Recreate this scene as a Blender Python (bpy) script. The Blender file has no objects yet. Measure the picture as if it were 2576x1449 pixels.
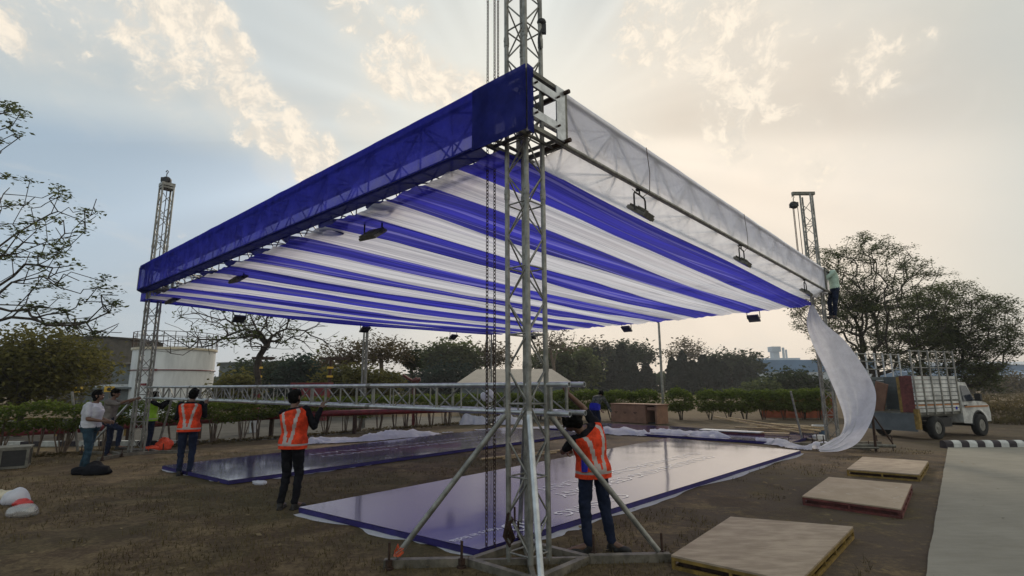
import bpy, bmesh, math, random
import numpy as np
from mathutils import Vector, Matrix, noise as mnoise

random.seed(7); RNG = np.random.default_rng(7)
scene = bpy.context.scene
COL = scene.collection
R = math.radians

# ---------------------------------------------------------------- camera
CAM_H = 1.84; FPX = 1335.4; PW, PH = 2576.0, 1449.0
PITCH = R(10.387); ROLL = R(-0.338)
_c, _s = math.cos(PITCH), math.sin(PITCH)
FW = Vector((0, _c, _s)); _up = Vector((0, -_s, _c)); _rt = Vector((1, 0, 0))
RT = _rt*math.cos(ROLL) + _up*math.sin(ROLL); UP = _up*math.cos(ROLL) - _rt*math.sin(ROLL)
cam = bpy.data.cameras.new('camera'); cam.sensor_width = 36.0; cam.lens = FPX/PW*36.0
cam.clip_start = 0.05; cam.clip_end = 3000
camo = bpy.data.objects.new('camera', cam); COL.objects.link(camo)
camo.matrix_world = Matrix(((RT.x, UP.x, -FW.x, 0), (RT.y, UP.y, -FW.y, 0), (RT.z, UP.z, -FW.z, CAM_H), (0, 0, 0, 1)))
scene.camera = camo

def ray(x, y):
    return (FW*FPX + RT*(x-PW/2) - UP*(y-PH/2)).normalized()
def G(x, y, z=0.0):                      # ground survey: sight line meets the level z
    d = ray(x, y); t = (z-CAM_H)/d.z
    return Vector((d.x*t, d.y*t, z))
def AT(x, y, Y):                         # sight line at distance Y
    d = ray(x, y); t = Y/d.y
    return Vector((d.x*t, Y, CAM_H + d.z*t))
YAW = R(48.37)
DR = Vector((math.cos(YAW), math.sin(YAW), 0)); DL = Vector((-math.sin(YAW), math.cos(YAW), 0))
NP = Vector((0.161, 5.978, 0)); SIDE = 14.5; ZB, ZT = 4.68, 5.39
def UVP(u, v, z=0.0):
    return NP + DR*u + DL*v + Vector((0, 0, z))

# ---------------------------------------------------------------- world, sun, exposure
SUN = Vector((0.003, 0.899, 0.438)).normalized()
SUN_EL = math.asin(SUN.z)
world = bpy.data.worlds.new('World'); scene.world = world; world.use_nodes = True

class NT:
    def __init__(s, tree): s.t = tree; s.n = tree.nodes; s.l = tree.links
    def node(s, typ, **kw):
        n = s.n.new(typ)
        for k, v in kw.items(): setattr(n, k, v)
        return n
    def setin(s, sock, v):
        if hasattr(v, 'is_output') or hasattr(v, 'links'): s.l.new(v, sock)
        else:
            if sock.type == 'RGBA' and not isinstance(v, (int, float)) and len(v) == 3: v = (*v, 1)
            sock.default_value = v
    def m(s, op, a, b=None, c=None, clamp=False):
        n = s.node('ShaderNodeMath', operation=op, use_clamp=clamp)
        s.setin(n.inputs[0], a)
        if b is not None: s.setin(n.inputs[1], b)
        if c is not None: s.setin(n.inputs[2], c)
        return n.outputs[0]
    def vm(s, op, a, b=None, scale=None):
        n = s.node('ShaderNodeVectorMath', operation=op)
        s.setin(n.inputs[0], a)
        if b is not None: s.setin(n.inputs[1], b)
        if scale is not None: s.setin(n.inputs['Scale'], scale)
        return n.outputs['Value'] if op in ('DOT_PRODUCT', 'LENGTH', 'DISTANCE') else n.outputs[0]
    def sstep(s, x, a, b):
        n = s.node('ShaderNodeMapRange', interpolation_type='SMOOTHSTEP')
        s.setin(n.inputs[0], x); s.setin(n.inputs[1], a); s.setin(n.inputs[2], b)
        return n.outputs[0]
    def mix(s, f, a, b, mode='MIX'):
        n = s.node('ShaderNodeMix', data_type='RGBA', blend_type=mode, clamp_factor=True)
        s.setin(n.inputs[0], f); s.setin(n.inputs[6], a); s.setin(n.inputs[7], b)
        return n.outputs[2]
    def noise(s, vec, scale, detail=4, rough=.55, dist=0.0, dims='3D'):
        n = s.node('ShaderNodeTexNoise', noise_dimensions=dims)
        if vec is not None: s.l.new(vec, n.inputs['Vector'])
        n.inputs['Scale'].default_value = scale; n.inputs['Detail'].default_value = detail
        n.inputs['Roughness'].default_value = rough; n.inputs['Distortion'].default_value = dist
        return n.outputs[0]
    def ramp(s, f, stops):
        n = s.node('ShaderNodeValToRGB'); s.l.new(f, n.inputs[0])
        e = n.color_ramp.elements
        while len(e) < len(stops): e.new(.5)
        for i, (p, c) in enumerate(stops): e[i].position = p; e[i].color = (*c, 1)
        return n.outputs[0]

def build_world():
    w = NT(world.node_tree); w.n.clear()
    tc = w.node('ShaderNodeTexCoord'); d = w.vm('NORMALIZE', tc.outputs['Generated'])
    sky = w.node('ShaderNodeTexSky', sky_type='NISHITA', sun_disc=False)
    sky.sun_elevation = SUN_EL; sky.sun_rotation = math.atan2(SUN.x, SUN.y)
    sky.air_density = 1.0; sky.dust_density = 2.2; sky.ozone_density = 2.0; sky.altitude = 300
    sep = w.node('ShaderNodeSeparateXYZ'); w.l.new(d, sep.inputs[0]); X, Y, Z = sep.outputs
    sd = w.vm('DOT_PRODUCT', d, tuple(SUN))
    col = w.mix(.72, sky.outputs[0], (3.75, 4.9, 5.7))            # thin high haze under the clouds
    n_big = w.noise(w.vm('MULTIPLY', d, (1.0, 1.0, 1.6)), 2.3, 5, .55, .3)
    # haze band near the horizon: cool mauve on the left, peach below the sun and to its right
    el = w.m('ABSOLUTE', Z)
    hz = w.m('POWER', 2.718, w.m('MULTIPLY', el, -4.2))
    azr = w.m('ARCTAN2', X, Y)
    peach = w.m('POWER', 2.718, w.m('MULTIPLY', w.m('POWER', w.m('DIVIDE', w.m('SUBTRACT', azr, .38), .62), 2), -1.0))
    hcol = w.mix(peach, (4.3, 4.85, 5.45), (8.2, 6.5, 4.9))
    col = w.mix(w.m('MULTIPLY', hz, .92), col, hcol)
    # added unseen mauve patch of sky behind the canopy, dims the deck reflections
    def hidden_dim_f(c, sg, z0, z1): return w.m('MULTIPLY', w.m('MULTIPLY', w.sstep(Z, .095, .15), w.sstep(Z, z1, z0)), w.m('POWER', 2.718, w.m('MULTIPLY', w.m('POWER', w.m('DIVIDE', w.m('SUBTRACT', azr, c), sg), 2), -1.0)))
    bank = w.m('MAXIMUM', hidden_dim_f(0.0, .17, .34, .43), hidden_dim_f(-.16, .25, .24, .31))
    # broad veil of sunlit cloud with the slanting lower edge on the left
    a, b = ray(0, 300), ray(860, 452); nrm = a.cross(b).normalized()
    if nrm.z < 0: nrm = -nrm
    pl = w.vm('DOT_PRODUCT', d, tuple(nrm))
    pl = w.m('ADD', pl, w.m('MULTIPLY', w.m('SUBTRACT', n_big, .5), .06))
    veil = w.sstep(pl, -.015, .05)
    left = w.sstep(azr, .35, -.1)
    veil = w.m('MULTIPLY', veil, w.m('ADD', .62, w.m('MULTIPLY', n_big, .35)))
    veil = w.m('MULTIPLY', veil, w.m('SUBTRACT', 1.0, w.m('MULTIPLY', w.sstep(Z, .62, .95), .65)))
    far = w.sstep(sd, .55, .95)
    veilc = w.mix(far, (5.1, 5.75, 5.9), (6.9, 7.0, 6.5))
    col = w.mix(w.m('MULTIPLY', veil, w.m('ADD', .55, w.m('MULTIPLY', left, .25))), col, veilc)
    # right-hand warm grey overcast
    rightm = w.m('MULTIPLY', w.sstep(azr, .05, .55), w.sstep(Z, -.02, .1))
    col = w.mix(w.m('MULTIPLY', rightm, w.m('ADD', .35, w.m('MULTIPLY', n_big, .6))), col, (7.2, 6.85, 5.85))
    # sunlit cream cloud deck to the right of the sun
    wm = w.sstep(w.vm('DOT_PRODUCT', d, tuple(ray(1800, 560))), math.cos(.46), math.cos(.02))
    col = w.mix(w.m('MULTIPLY', wm, w.m('ADD', .45, w.m('MULTIPLY', n_big, .75))), col, (9.2, 7.9, 6.5))
    # glow round the hidden sun
    glow = w.m('POWER', w.m('MAXIMUM', sd, 0.0), 26.0)
    col = w.mix(w.m('MULTIPLY', glow, .5), col, (9.0, 8.6, 7.3))
    # crepuscular streaks fanning out of the sun
    e1 = Vector((1, 0, 0)); e1 = (e1 - SUN*e1.dot(SUN)).normalized(); e2 = SUN.cross(e1)
    ang = w.m('ARCTAN2', w.vm('DOT_PRODUCT', d, tuple(e2)), w.vm('DOT_PRODUCT', d, tuple(e1)))
    st = w.node('ShaderNodeTexNoise', noise_dimensions='1D'); w.l.new(w.m('MULTIPLY', ang, 2.6), st.inputs['W'])
    st.inputs['Scale'].default_value = 1.0; st.inputs['Detail'].default_value = 2.5
    stk = w.m('MULTIPLY', w.m('SUBTRACT', st.outputs[0], .5), w.m('MULTIPLY', w.m('MULTIPLY', w.sstep(sd, .60, .90), w.m('SUBTRACT', 1.0, w.sstep(sd, .955, .999))), w.m('MULTIPLY', w.m('SUBTRACT', 1.0, hz), .95)))
    col = w.mix(1.0, col, w.vm('MULTIPLY', (1, 1, 1), w.m('ADD', 1.0, stk)), 'MULTIPLY')
    # puffy lit clouds gathered in the places they stand in the sky
    wob = w.noise(d, 7.0, 3, .6)
    blobs = [(455, 70, .10, 1), (545, 165, .085, 1), (600, 235, .08, 1), (650, 290, .075, 1), (720, 345, .075, 1), (790, 400, .07, 1),
             (690, 420, .05, .7), (420, 185, .07, .55), (330, 30, .10, .7), (120, 40, .11, .75), (60, 90, .09, .5), (985, 160, .085, 1), (1060, 195, .075, 1), (1130, 225, .06, 1),
             (915, 300, .06, 1), (925, 40, .09, .8), (1010, 40, .07, .5), (500, 300, .06, .4), (1960, 420, .05, .75), (2060, 420, .05, .8), (2150, 385, .045, .7),
             (1690, 80, .13, .95), (1820, 130, .12, .95), (1880, 230, .12, .9), (1900, 300, .1, .85), (1780, 50, .1, .95), (1960, 330, .1, .8), (2200, 150, .1, .6), (2050, 40, .12, .5), (1560, 330, .1, .35), (2350, 330, .12, .25), (1185, 215, .05, .9)]
    tot = None
    for (x, y, r, k) in blobs:
        q = w.vm('DOT_PRODUCT', d, tuple(ray(x, y)))
        t = w.m('MULTIPLY', w.sstep(q, math.cos(r*1.05), 1.0), k*1.0)
        tot = t if tot is None else w.m('MAXIMUM', tot, t)
    wv = w.node('ShaderNodeTexNoise'); w.l.new(d, wv.inputs['Vector']); wv.inputs['Scale'].default_value = 5.0; wv.inputs['Detail'].default_value = 3
    dw = w.vm('ADD', d, w.vm('SCALE', w.vm('SUBTRACT', wv.outputs['Color'], (.5, .5, .5)), scale=.10))
    n1 = w.noise(w.vm('MULTIPLY', dw, (1.0, 1.0, 1.15)), 9.0, 10, .66, .2)
    n2 = w.noise(dw, 30.0, 8, .68, .3)
    nn = w.m('ADD', w.m('MULTIPLY', n1, .66), w.m('MULTIPLY', n2, .34))
    dens = w.m('SUBTRACT', w.m('ADD', nn, w.m('MULTIPLY', tot, .215)), .630)
    soft = w.m('MULTIPLY', w.sstep(w.m('ADD', w.m('MULTIPLY', tot, .5), w.m('MULTIPLY', n1, .8)), .46, .9), .42)
    col = w.mix(soft, col, w.mix(w.sstep(sd, .82, .6), (7.9, 7.3, 6.3), (6.9, 6.6, 6.0)))
    puff = w.sstep(dens, .0, .075)
    thick = w.sstep(dens, .02, .13)
    pc = w.mix(w.sstep(n2, .40, .62), (7.5, 6.9, 6.0), (10.2, 9.0, 7.4))
    pc = w.mix(w.sstep(sd, .80, .55), pc, (7.7, 7.0, 6.1))
    col = w.mix(w.m('MULTIPLY', puff, w.m('ADD', .45, w.m('MULTIPLY', thick, .4))), col, pc)
    # faint high wisps everywhere else
    wis = w.m('MULTIPLY', w.sstep(w.noise(w.vm('MULTIPLY', d, (1.4, 1.4, 2.6)), 4.0, 7, .6, 1.0), .52, .8), .35)
    col = w.mix(wis, col, (7.2, 6.9, 6.3))
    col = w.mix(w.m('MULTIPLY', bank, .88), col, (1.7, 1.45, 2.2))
    bg = w.node('ShaderNodeBackground'); w.l.new(col, bg.inputs[0]); bg.inputs[1].default_value = 0.1
    out = w.node('ShaderNodeOutputWorld'); w.l.new(bg.outputs[0], out.inputs[0])
build_world()
sl = bpy.data.lights.new('sun', 'SUN'); sl.energy = 1.5; sl.angle = R(12); sl.color = (1.0, .88, .72)
so = bpy.data.objects.new('sun', sl); COL.objects.link(so); so.rotation_euler = SUN.to_track_quat('Z', 'Y').to_euler()
so.location = (0, 0, 40)
scene.view_settings.view_transform = 'Standard'; scene.view_settings.look = 'None'
scene.view_settings.exposure = 0.08; scene.view_settings.gamma = 1.0; scene.view_settings.use_curve_mapping = False

# ---------------------------------------------------------------- materials
def new_mat(name):
    m = bpy.data.materials.new(name); m.use_nodes = True
    t = NT(m.node_tree); t.n.clear()
    out = t.node('ShaderNodeOutputMaterial')
    return m, t, out
def pbr(name, c, rough=.6, metal=0.0, var=.25, scale=6.0, bump=0.0, bscale=40.0, c2=None, spec=.5, stretch=None, coat=0.0, rvar=.0):
    m, t, out = new_mat(name)
    tc = t.node('ShaderNodeTexCoord'); v = tc.outputs['Object']
    if stretch: v = t.vm('MULTIPLY', v, stretch)
    n = t.noise(v, scale, 6, .6)
    k = t.sstep(n, .3, .7)
    lo = tuple(x*(1-var) for x in c); hi = c2 if c2 else tuple(min(1, x*(1+var)) for x in c)
    col = t.mix(k, lo, hi)
    b = t.node('ShaderNodeBsdfPrincipled'); t.l.new(col, b.inputs['Base Color'])
    b.inputs['Metallic'].default_value = metal; b.inputs['Specular IOR Level'].default_value = spec
    if rvar: t.l.new(t.m('ADD', rough-rvar/2, t.m('MULTIPLY', t.noise(v, scale*2.3, 4), rvar)), b.inputs['Roughness'])
    else: b.inputs['Roughness'].default_value = rough
    b.inputs['Coat Weight'].default_value = coat
    if bump:
        bp = t.node('ShaderNodeBump'); bp.inputs['Strength'].default_value = bump; bp.inputs['Distance'].default_value = .02
        t.l.new(t.noise(v, bscale, 5, .6), bp.inputs['Height']); t.l.new(bp.outputs[0], b.inputs['Normal'])
    t.l.new(b.outputs[0], out.inputs[0])
    return m
def fabric(name, c, trans=.6, transp=.1, var=.25, stretch=(1, 1, 1), scale=6.0, bump=.25, rough=.8):
    """thin cloth: some light is scattered through it, a little passes straight through the weave"""
    m, t, out = new_mat(name)
    tc = t.node('ShaderNodeTexCoord'); v = t.vm('MULTIPLY', tc.outputs['Object'], stretch)
    n = t.noise(v, scale, 6, .6); k = t.sstep(n, .28, .72)
    col = t.mix(k, tuple(x*(1-var) for x in c), tuple(min(1, x*(1+var*.6)) for x in c))
    df = t.node('ShaderNodeBsdfDiffuse'); t.l.new(col, df.inputs[0])
    tl = t.node('ShaderNodeBsdfTranslucent'); t.l.new(col, tl.inputs[0])
    bp = t.node('ShaderNodeBump'); bp.inputs['Strength'].default_value = bump; bp.inputs['Distance'].default_value = .02
    t.l.new(n, bp.inputs['Height']); t.l.new(bp.outputs[0], df.inputs['Normal']); t.l.new(bp.outputs[0], tl.inputs['Normal'])
    mx = t.node('ShaderNodeMixShader'); mx.inputs[0].default_value = trans
    t.l.new(df.outputs[0], mx.inputs[1]); t.l.new(tl.outputs[0], mx.inputs[2])
    tr = t.node('ShaderNodeBsdfTransparent'); t.setin(tr.inputs[0], tuple(min(1, .25+.75*x) for x in c))
    mx2 = t.node('ShaderNodeMixShader')
    t.l.new(t.m('MULTIPLY', transp, t.m('SUBTRACT', 1.4, t.m('MULTIPLY', k, .8))), mx2.inputs[0])
    t.l.new(mx.outputs[0], mx2.inputs[1]); t.l.new(tr.outputs[0], mx2.inputs[2])
    t.l.new(mx2.outputs[0], out.inputs[0])
    return m
def leafmat(name, c, c2, trans=.5):
    m, t, out = new_mat(name)
    g = t.node('ShaderNodeNewGeometry'); tc = t.node('ShaderNodeTexCoord')
    n = t.noise(tc.outputs['Object'], .9, 3, .6)
    f = t.m('ADD', t.m('MULTIPLY', g.outputs['Random Per Island'], .55), t.m('MULTIPLY', t.sstep(n, .35, .65), .45))
    col = t.mix(f, c, c2)
    df = t.node('ShaderNodeBsdfDiffuse'); t.l.new(col, df.inputs[0])
    tl = t.node('ShaderNodeBsdfTranslucent'); t.l.new(col, tl.inputs[0])
    mx = t.node('ShaderNodeMixShader'); mx.inputs[0].default_value = trans
    t.l.new(df.outputs[0], mx.inputs[1]); t.l.new(tl.outputs[0], mx.inputs[2]); t.l.new(mx.outputs[0], out.inputs[0])
    return m

M = {}
M['alu'] = pbr('galvanised_metal', (.27, .262, .235), .48, .6, .3, 9, .15, 60, rvar=.25)
M['aludark'] = pbr('weathered_metal', (.17, .165, .14), .55, .5, .35, 7, .2, 50, rvar=.2)
M['alubright'] = pbr('bright_metal', (.52, .53, .53), .33, .75, .2, 9, .1, 60, rvar=.2)
M['steel'] = pbr('painted_steel', (.15, .135, .105), .6, .25, .4, 7, .25, 40, c2=(.24, .21, .165))
M['rust'] = pbr('rusty_iron', (.055, .03, .02), .75, .3, .45, 20, .3, 60)
M['black'] = pbr('black_plastic', (.016, .016, .017), .5, 0, .3, 10, .1)
M['glassdark'] = pbr('lamp_glass', (.03, .035, .05), .12, 0, .2, 3, spec=.7)
M['rubber'] = pbr('rubber', (.018, .018, .018), .85, 0, .3, 14, .2)
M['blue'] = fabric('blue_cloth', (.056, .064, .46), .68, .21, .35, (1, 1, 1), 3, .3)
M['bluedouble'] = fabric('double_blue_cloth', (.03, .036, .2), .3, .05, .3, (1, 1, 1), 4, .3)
M['white'] = fabric('white_net_cloth', (.95, .94, .98), .84, .09, .06, (1, 1, 1), 3, .2)
M['ceilblue'] = fabric('blue_drape', (.05, .05, .62), .72, .06, .45, (1, 1, 1), 1, .35)
M['ceilwhite'] = fabric('white_drape', (.86, .85, .86), .74, .07, .16, (1, 1, 1), 1, .35)
M['sheet'] = fabric('white_sheet', (.82, .82, .87), .42, .0, .1, (1, 1, 1), 5, .25)
M['woodply'] = pbr('plywood', (.35, .265, .185), .75, 0, .2, 3, .15, 60, c2=(.44, .345, .25), stretch=(1, 3, 1))
M['wood'] = pbr('pale_wood', (.42, .31, .17), .7, 0, .3, 5, .2, 50, stretch=(1, 6, 6))
M['yellow'] = pbr('yellow_paint', (.23, .145, .03), .55, 0, .35, 9, .2, 30)
M['redpaint'] = pbr('oxide_red_paint', (.14, .035, .028), .6, 0, .4, 9, .2, 30)
M['red'] = pbr('pipe_red_paint', (.15, .012, .016), .45, 0, .3, 6, .1)
M['whitepaint'] = pbr('white_paint', (.66, .66, .64), .5, 0, .12, 4, .1, 30)
M['tankpaint'] = pbr('tank_paint', (.68, .69, .68), .55, 0, .18, 1.2, .1, 20, stretch=(1, 1, .25))
M['orange'] = pbr('orange_plastic', (.75, .11, .03), .5, 0, .25, 12, .2)
M['concrete'] = pbr('concrete', (.085, .08, .07), .9, 0, .3, 1.2, .3, 60, spec=.1)
M['grey'] = pbr('grey_sheet_metal', (.13, .15, .155), .6, .2, .2, 2, .1)
M['bark'] = pbr('bark', (.060, .048, .038), .9, 0, .4, 6, .5, 30)
M['barkpale'] = pbr('pale_bark', (.16, .12, .09), .9, 0, .35, 6, .5, 30)
M['leaf'] = leafmat('leaf_green', (.050, .066, .030), (.15, .17, .07))
M['leafdark'] = leafmat('leaf_dark', (.026, .040, .022), (.060, .078, .036))
M['leafolive'] = leafmat('leaf_olive', (.08, .08, .03), (.19, .17, .055))
M['leafhedge'] = leafmat('leaf_hedge', (.06, .085, .022), (.20, .25, .055))
M['leafdry'] = leafmat('leaf_dry', (.07, .055, .03), (.15, .12, .06))
M['leafteal'] = leafmat('leaf_cypress', (.018, .036, .028), (.04, .066, .046))
M['skin'] = pbr('skin', (.15, .078, .05), .5, 0, .15, 10)
M['hair'] = pbr('hair', (.004, .0035, .003), .8, 0, .4, 40, .4, 120, spec=.12)
M['vest'] = pbr('orange_vest_cloth', (.70, .062, .022), .75, 0, .4, 7, .5, 22, spec=.12)
M['reflect'] = pbr('reflective_tape', (.42, .36, .34), .4, .1, .12, 12)
M['vestg'] = pbr('green_vest_cloth', (.32, .58, .05), .75, 0, .2, 5, .25, 25, spec=.12)
M['blackcloth'] = pbr('black_cloth', (.010, .010, .013), .85, 0, .4, 6, .3, 25, spec=.12)
M['navy'] = pbr('navy_cloth', (.016, .022, .045), .85, 0, .35, 6, .3, 25, spec=.12)
M['jeans'] = pbr('denim', (.03, .06, .085), .85, 0, .35, 7, .3, 25, spec=.12)
M['greycloth'] = pbr('grey_cloth', (.20, .18, .165), .85, 0, .25, 6, .3, 25, spec=.12)
M['tshirt'] = pbr('white_tshirt', (.56, .57, .62), .85, 0, .1, 6, .3, 20, spec=.12)
M['mint'] = pbr('mint_cloth', (.45, .58, .48), .85, 0, .12, 6, .3, 25, spec=.12)
M['camo'] = pbr('mottled_shirt', (.03, .035, .03), .85, 0, .3, 14, .3, 25, c2=(.16, .17, .14), spec=.12)
M['bluecloth'] = pbr('bright_blue_cloth', (.025, .03, .36), .8, 0, .25, 6, .3, 25, spec=.12)
M['shoe'] = pbr('shoe_leather', (.014, .012, .011), .6, 0, .3, 12, .2)
# ceiling drape: gathered pleats run along u, so the weave is denser in lines along u
for k_, c_ in (('ceilblue', (.05, .05, .62)), ('ceilwhite', (.90, .88, .93))):
    m_, t_, o_ = new_mat(k_)
    tc_ = t_.node('ShaderNodeTexCoord')
    v_ = tc_.outputs['Object']
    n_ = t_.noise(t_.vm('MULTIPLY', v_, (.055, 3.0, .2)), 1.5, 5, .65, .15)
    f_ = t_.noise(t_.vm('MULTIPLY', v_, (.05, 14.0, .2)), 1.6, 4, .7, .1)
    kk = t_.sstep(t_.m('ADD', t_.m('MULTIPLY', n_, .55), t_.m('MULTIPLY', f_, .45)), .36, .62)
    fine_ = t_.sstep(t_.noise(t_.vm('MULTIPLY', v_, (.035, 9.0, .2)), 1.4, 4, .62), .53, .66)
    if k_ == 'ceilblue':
        cc = t_.mix(kk, (.022, .022, .20), (.072, .070, .60)); cc = t_.mix(t_.m('MULTIPLY', fine_, .6), cc, (.36, .34, .82))  # pale lines paint in the light passing between the pleats
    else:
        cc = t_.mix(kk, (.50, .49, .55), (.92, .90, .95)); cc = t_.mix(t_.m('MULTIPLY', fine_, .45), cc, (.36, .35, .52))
    d_ = t_.node('ShaderNodeBsdfDiffuse'); t_.l.new(cc, d_.inputs[0])
    l_ = t_.node('ShaderNodeBsdfTranslucent'); t_.l.new(cc, l_.inputs[0])
    x_ = t_.node('ShaderNodeMixShader'); x_.inputs[0].default_value = .8
    t_.l.new(d_.outputs[0], x_.inputs[1]); t_.l.new(l_.outputs[0], x_.inputs[2])
    r_ = t_.node('ShaderNodeBsdfTransparent'); t_.setin(r_.inputs[0], tuple(min(1, .2+.8*x) for x in c_))
    y_ = t_.node('ShaderNodeMixShader'); t_.l.new(t_.m('MULTIPLY', t_.m('SUBTRACT', 1.0, kk), .16), y_.inputs[0])
    t_.l.new(x_.outputs[0], y_.inputs[1]); t_.l.new(r_.outputs[0], y_.inputs[2]); t_.l.new(y_.outputs[0], o_.inputs[0])
    M[k_] = m_

def ground_mat():
    m, t, out = new_mat('dry_grass_ground')
    tc = t.node('ShaderNodeTexCoord'); v = tc.outputs['Object']
    a = t.noise(v, .28, 6, .6, .4); b = t.noise(v, 1.7, 7, .65, .6); c = t.noise(v, 14, 6, .7, .4); e = t.noise(v, 60, 4, .7)
    soil = t.mix(c, (.066, .043, .026), (.150, .104, .065))
    straw = t.mix(e, (.16, .112, .058), (.36, .265, .145))
    olive = t.mix(c, (.045, .043, .018), (.10, .09, .04))
    s = t.m('ADD', t.m('MULTIPLY', b, .6), t.m('MULTIPLY', c, .4))
    col = t.mix(t.sstep(s, .42, .66), soil, straw)
    col = t.mix(t.m('MULTIPLY', t.sstep(a, .42, .62), t.sstep(e, .3, .62)), col, olive)
    sep = t.node('ShaderNodeSeparateXYZ'); t.l.new(v, sep.inputs[0])
    # bare trodden soil on the right of the stage decks
    bare = t.m('MULTIPLY', t.sstep(t.m('ADD', sep.outputs[0], t.m('MULTIPLY', b, 1.6)), 1.2, 3.2), t.sstep(t.m('ADD', t.m('MULTIPLY', b, .6), t.m('MULTIPLY', c, .4)), .66, .45))
    col = t.mix(t.m('MULTIPLY', bare, .85), col, t.mix(e, (.078, .060, .046), (.15, .117, .09)))
    tuft = t.m('MULTIPLY', t.sstep(t.noise(t.vm('MULTIPLY', v, (1, 1.6, 1)), 2.3, 6, .7, .8), .60, .70), t.sstep(e, .3, .6))
    col = t.mix(t.m('MULTIPLY', tuft, .7), col, (.30, .235, .125))
    worn = t.sstep(t.noise(v, .9, 6, .68, .7), .50, .64)
    col = t.mix(t.m('MULTIPLY', worn, .55), col, t.mix(e, (.052, .037, .025), (.10, .073, .050)))
    dry = t.sstep(sep.outputs[1], 26, 36)
    col = t.mix(t.m('MULTIPLY', dry, .8), col, t.mix(c, (.10, .072, .040), (.20, .145, .085)))
    p = t.node('ShaderNodeBsdfPrincipled'); t.l.new(col, p.inputs['Base Color']); p.inputs['Roughness'].default_value = .95
    p.inputs['Specular IOR Level'].default_value = .15
    h = t.m('ADD', t.m('MULTIPLY', c, .6), t.m('ADD', t.m('MULTIPLY', e, .35), b))
    bp = t.node('ShaderNodeBump'); bp.inputs['Strength'].default_value = .9; bp.inputs['Distance'].default_value = .05
    t.l.new(h, bp.inputs['Height']); t.l.new(bp.outputs[0], p.inputs['Normal']); t.l.new(p.outputs[0], out.inputs[0])
    return m
def path_mat():
    m, t, out = new_mat('brushed_concrete')
    tc = t.node('ShaderNodeTexCoord'); v = tc.outputs['Object']
    a = t.noise(v, .8, 6, .6, .5); b = t.noise(t.vm('MULTIPLY', v, (.6, 3, 1)), 2.6, 7, .7, .8); c = t.noise(v, 90, 4, .7)
    f = t.m('ADD', t.m('MULTIPLY', a, .35), t.m('ADD', t.m('MULTIPLY', b, .4), t.m('MULTIPLY', c, .25)))
    col = t.ramp(f, [(.3, (.20, .185, .15)), (.5, (.275, .255, .21)), (.7, (.35, .325, .27))])
    p = t.node('ShaderNodeBsdfPrincipled'); t.l.new(col, p.inputs['Base Color']); p.inputs['Roughness'].default_value = .9; p.inputs['Specular IOR Level'].default_value = .2
    bp = t.node('ShaderNodeBump'); bp.inputs['Strength'].default_value = .5; bp.inputs['Distance'].default_value = .01
    t.l.new(c, bp.inputs['Height']); t.l.new(bp.outputs[0], p.inputs['Normal']); t.l.new(p.outputs[0], out.inputs[0])
    return m
def vinyl_mat(name='printed_vinyl', c0=(.030, .020, .13), c1=(.050, .036, .175)):
    m, t, out = new_mat(name)
    tc = t.node('ShaderNodeTexCoord'); v = tc.outputs['Object']
    n = t.noise(v, 1.4, 5, .6, .4)
    col = t.mix(n, c0, c1)
    p = t.node('ShaderNodeBsdfPrincipled'); t.l.new(col, p.inputs['Base Color'])
    t.l.new(t.m('ADD', .09, t.m('MULTIPLY', n, .07)), p.inputs['Roughness'])
    p.inputs['Specular IOR Level'].default_value = .8; p.inputs['Coat Weight'].default_value = .55; p.inputs['Coat Roughness'].default_value = .07
    bp = t.node('ShaderNodeBump'); bp.inputs['Strength'].default_value = .25; bp.inputs['Distance'].default_value = .02
    t.l.new(t.noise(v, .9, 2, .5, .3), bp.inputs['Height']); t.l.new(bp.outputs[0], p.inputs['Normal'])
    t.l.new(p.outputs[0], out.inputs[0])
    return m
M['ground'] = ground_mat(); M['path'] = path_mat(); M['vinyl'] = vinyl_mat()
M['vinylside'] = pbr('vinyl_skirt', (.022, .014, .12), .5, 0, .25, 5, .1)
M['print'] = vinyl_mat('white_print', (.78, .77, .80), (.84, .83, .86))
M['kerbwhite'] = pbr('kerb_white', (.56, .56, .53), .7, 0, .2, 5, .2)
M['kerbblack'] = pbr('kerb_black', (.03, .022, .028), .7, 0, .3, 5, .2)
M['hazeblue'] = pbr('blue_cladding', (.10, .20, .34), .6, 0, .1, .2)
M['hazewhite'] = pbr('white_cladding', (.50, .54, .58), .6, 0, .1, .2)
M['tin'] = pbr('corrugated_roof', (.15, .135, .11), .7, .1, .15, 1.5, .1)
M['crate'] = pbr('crate_board', (.25, .135, .085), .8, 0, .2, 2.5, .1)
M['clear'] = None
def clear_mat():
    m, t, out = new_mat('clear_plastic')
    g = t.node('ShaderNodeBsdfGlossy'); g.inputs['Roughness'].default_value = .25; t.setin(g.inputs[0], (.8, .8, .8))
    d = t.node('ShaderNodeBsdfDiffuse'); t.setin(d.inputs[0], (.5, .48, .46))
    a = t.node('ShaderNodeMixShader'); a.inputs[0].default_value = .35; t.l.new(d.outputs[0], a.inputs[1]); t.l.new(g.outputs[0], a.inputs[2])
    tr = t.node('ShaderNodeBsdfTransparent'); b = t.node('ShaderNodeMixShader'); b.inputs[0].default_value = .45
    t.l.new(a.outputs[0], b.inputs[1]); t.l.new(tr.outputs[0], b.inputs[2]); t.l.new(b.outputs[0], out.inputs[0])
    return m
M['clear'] = clear_mat()
M['redbag'] = pbr('red_bag', (.50, .03, .03), .35, 0, .3, 6); M['creambag'] = pbr('cream_bag', (.55, .48, .34), .4, 0, .2, 6); M['orangebag'] = pbr('orange_bag_cloth', (.85, .085, .03), .6, 0, .25, 6, .3, 30)

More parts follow.
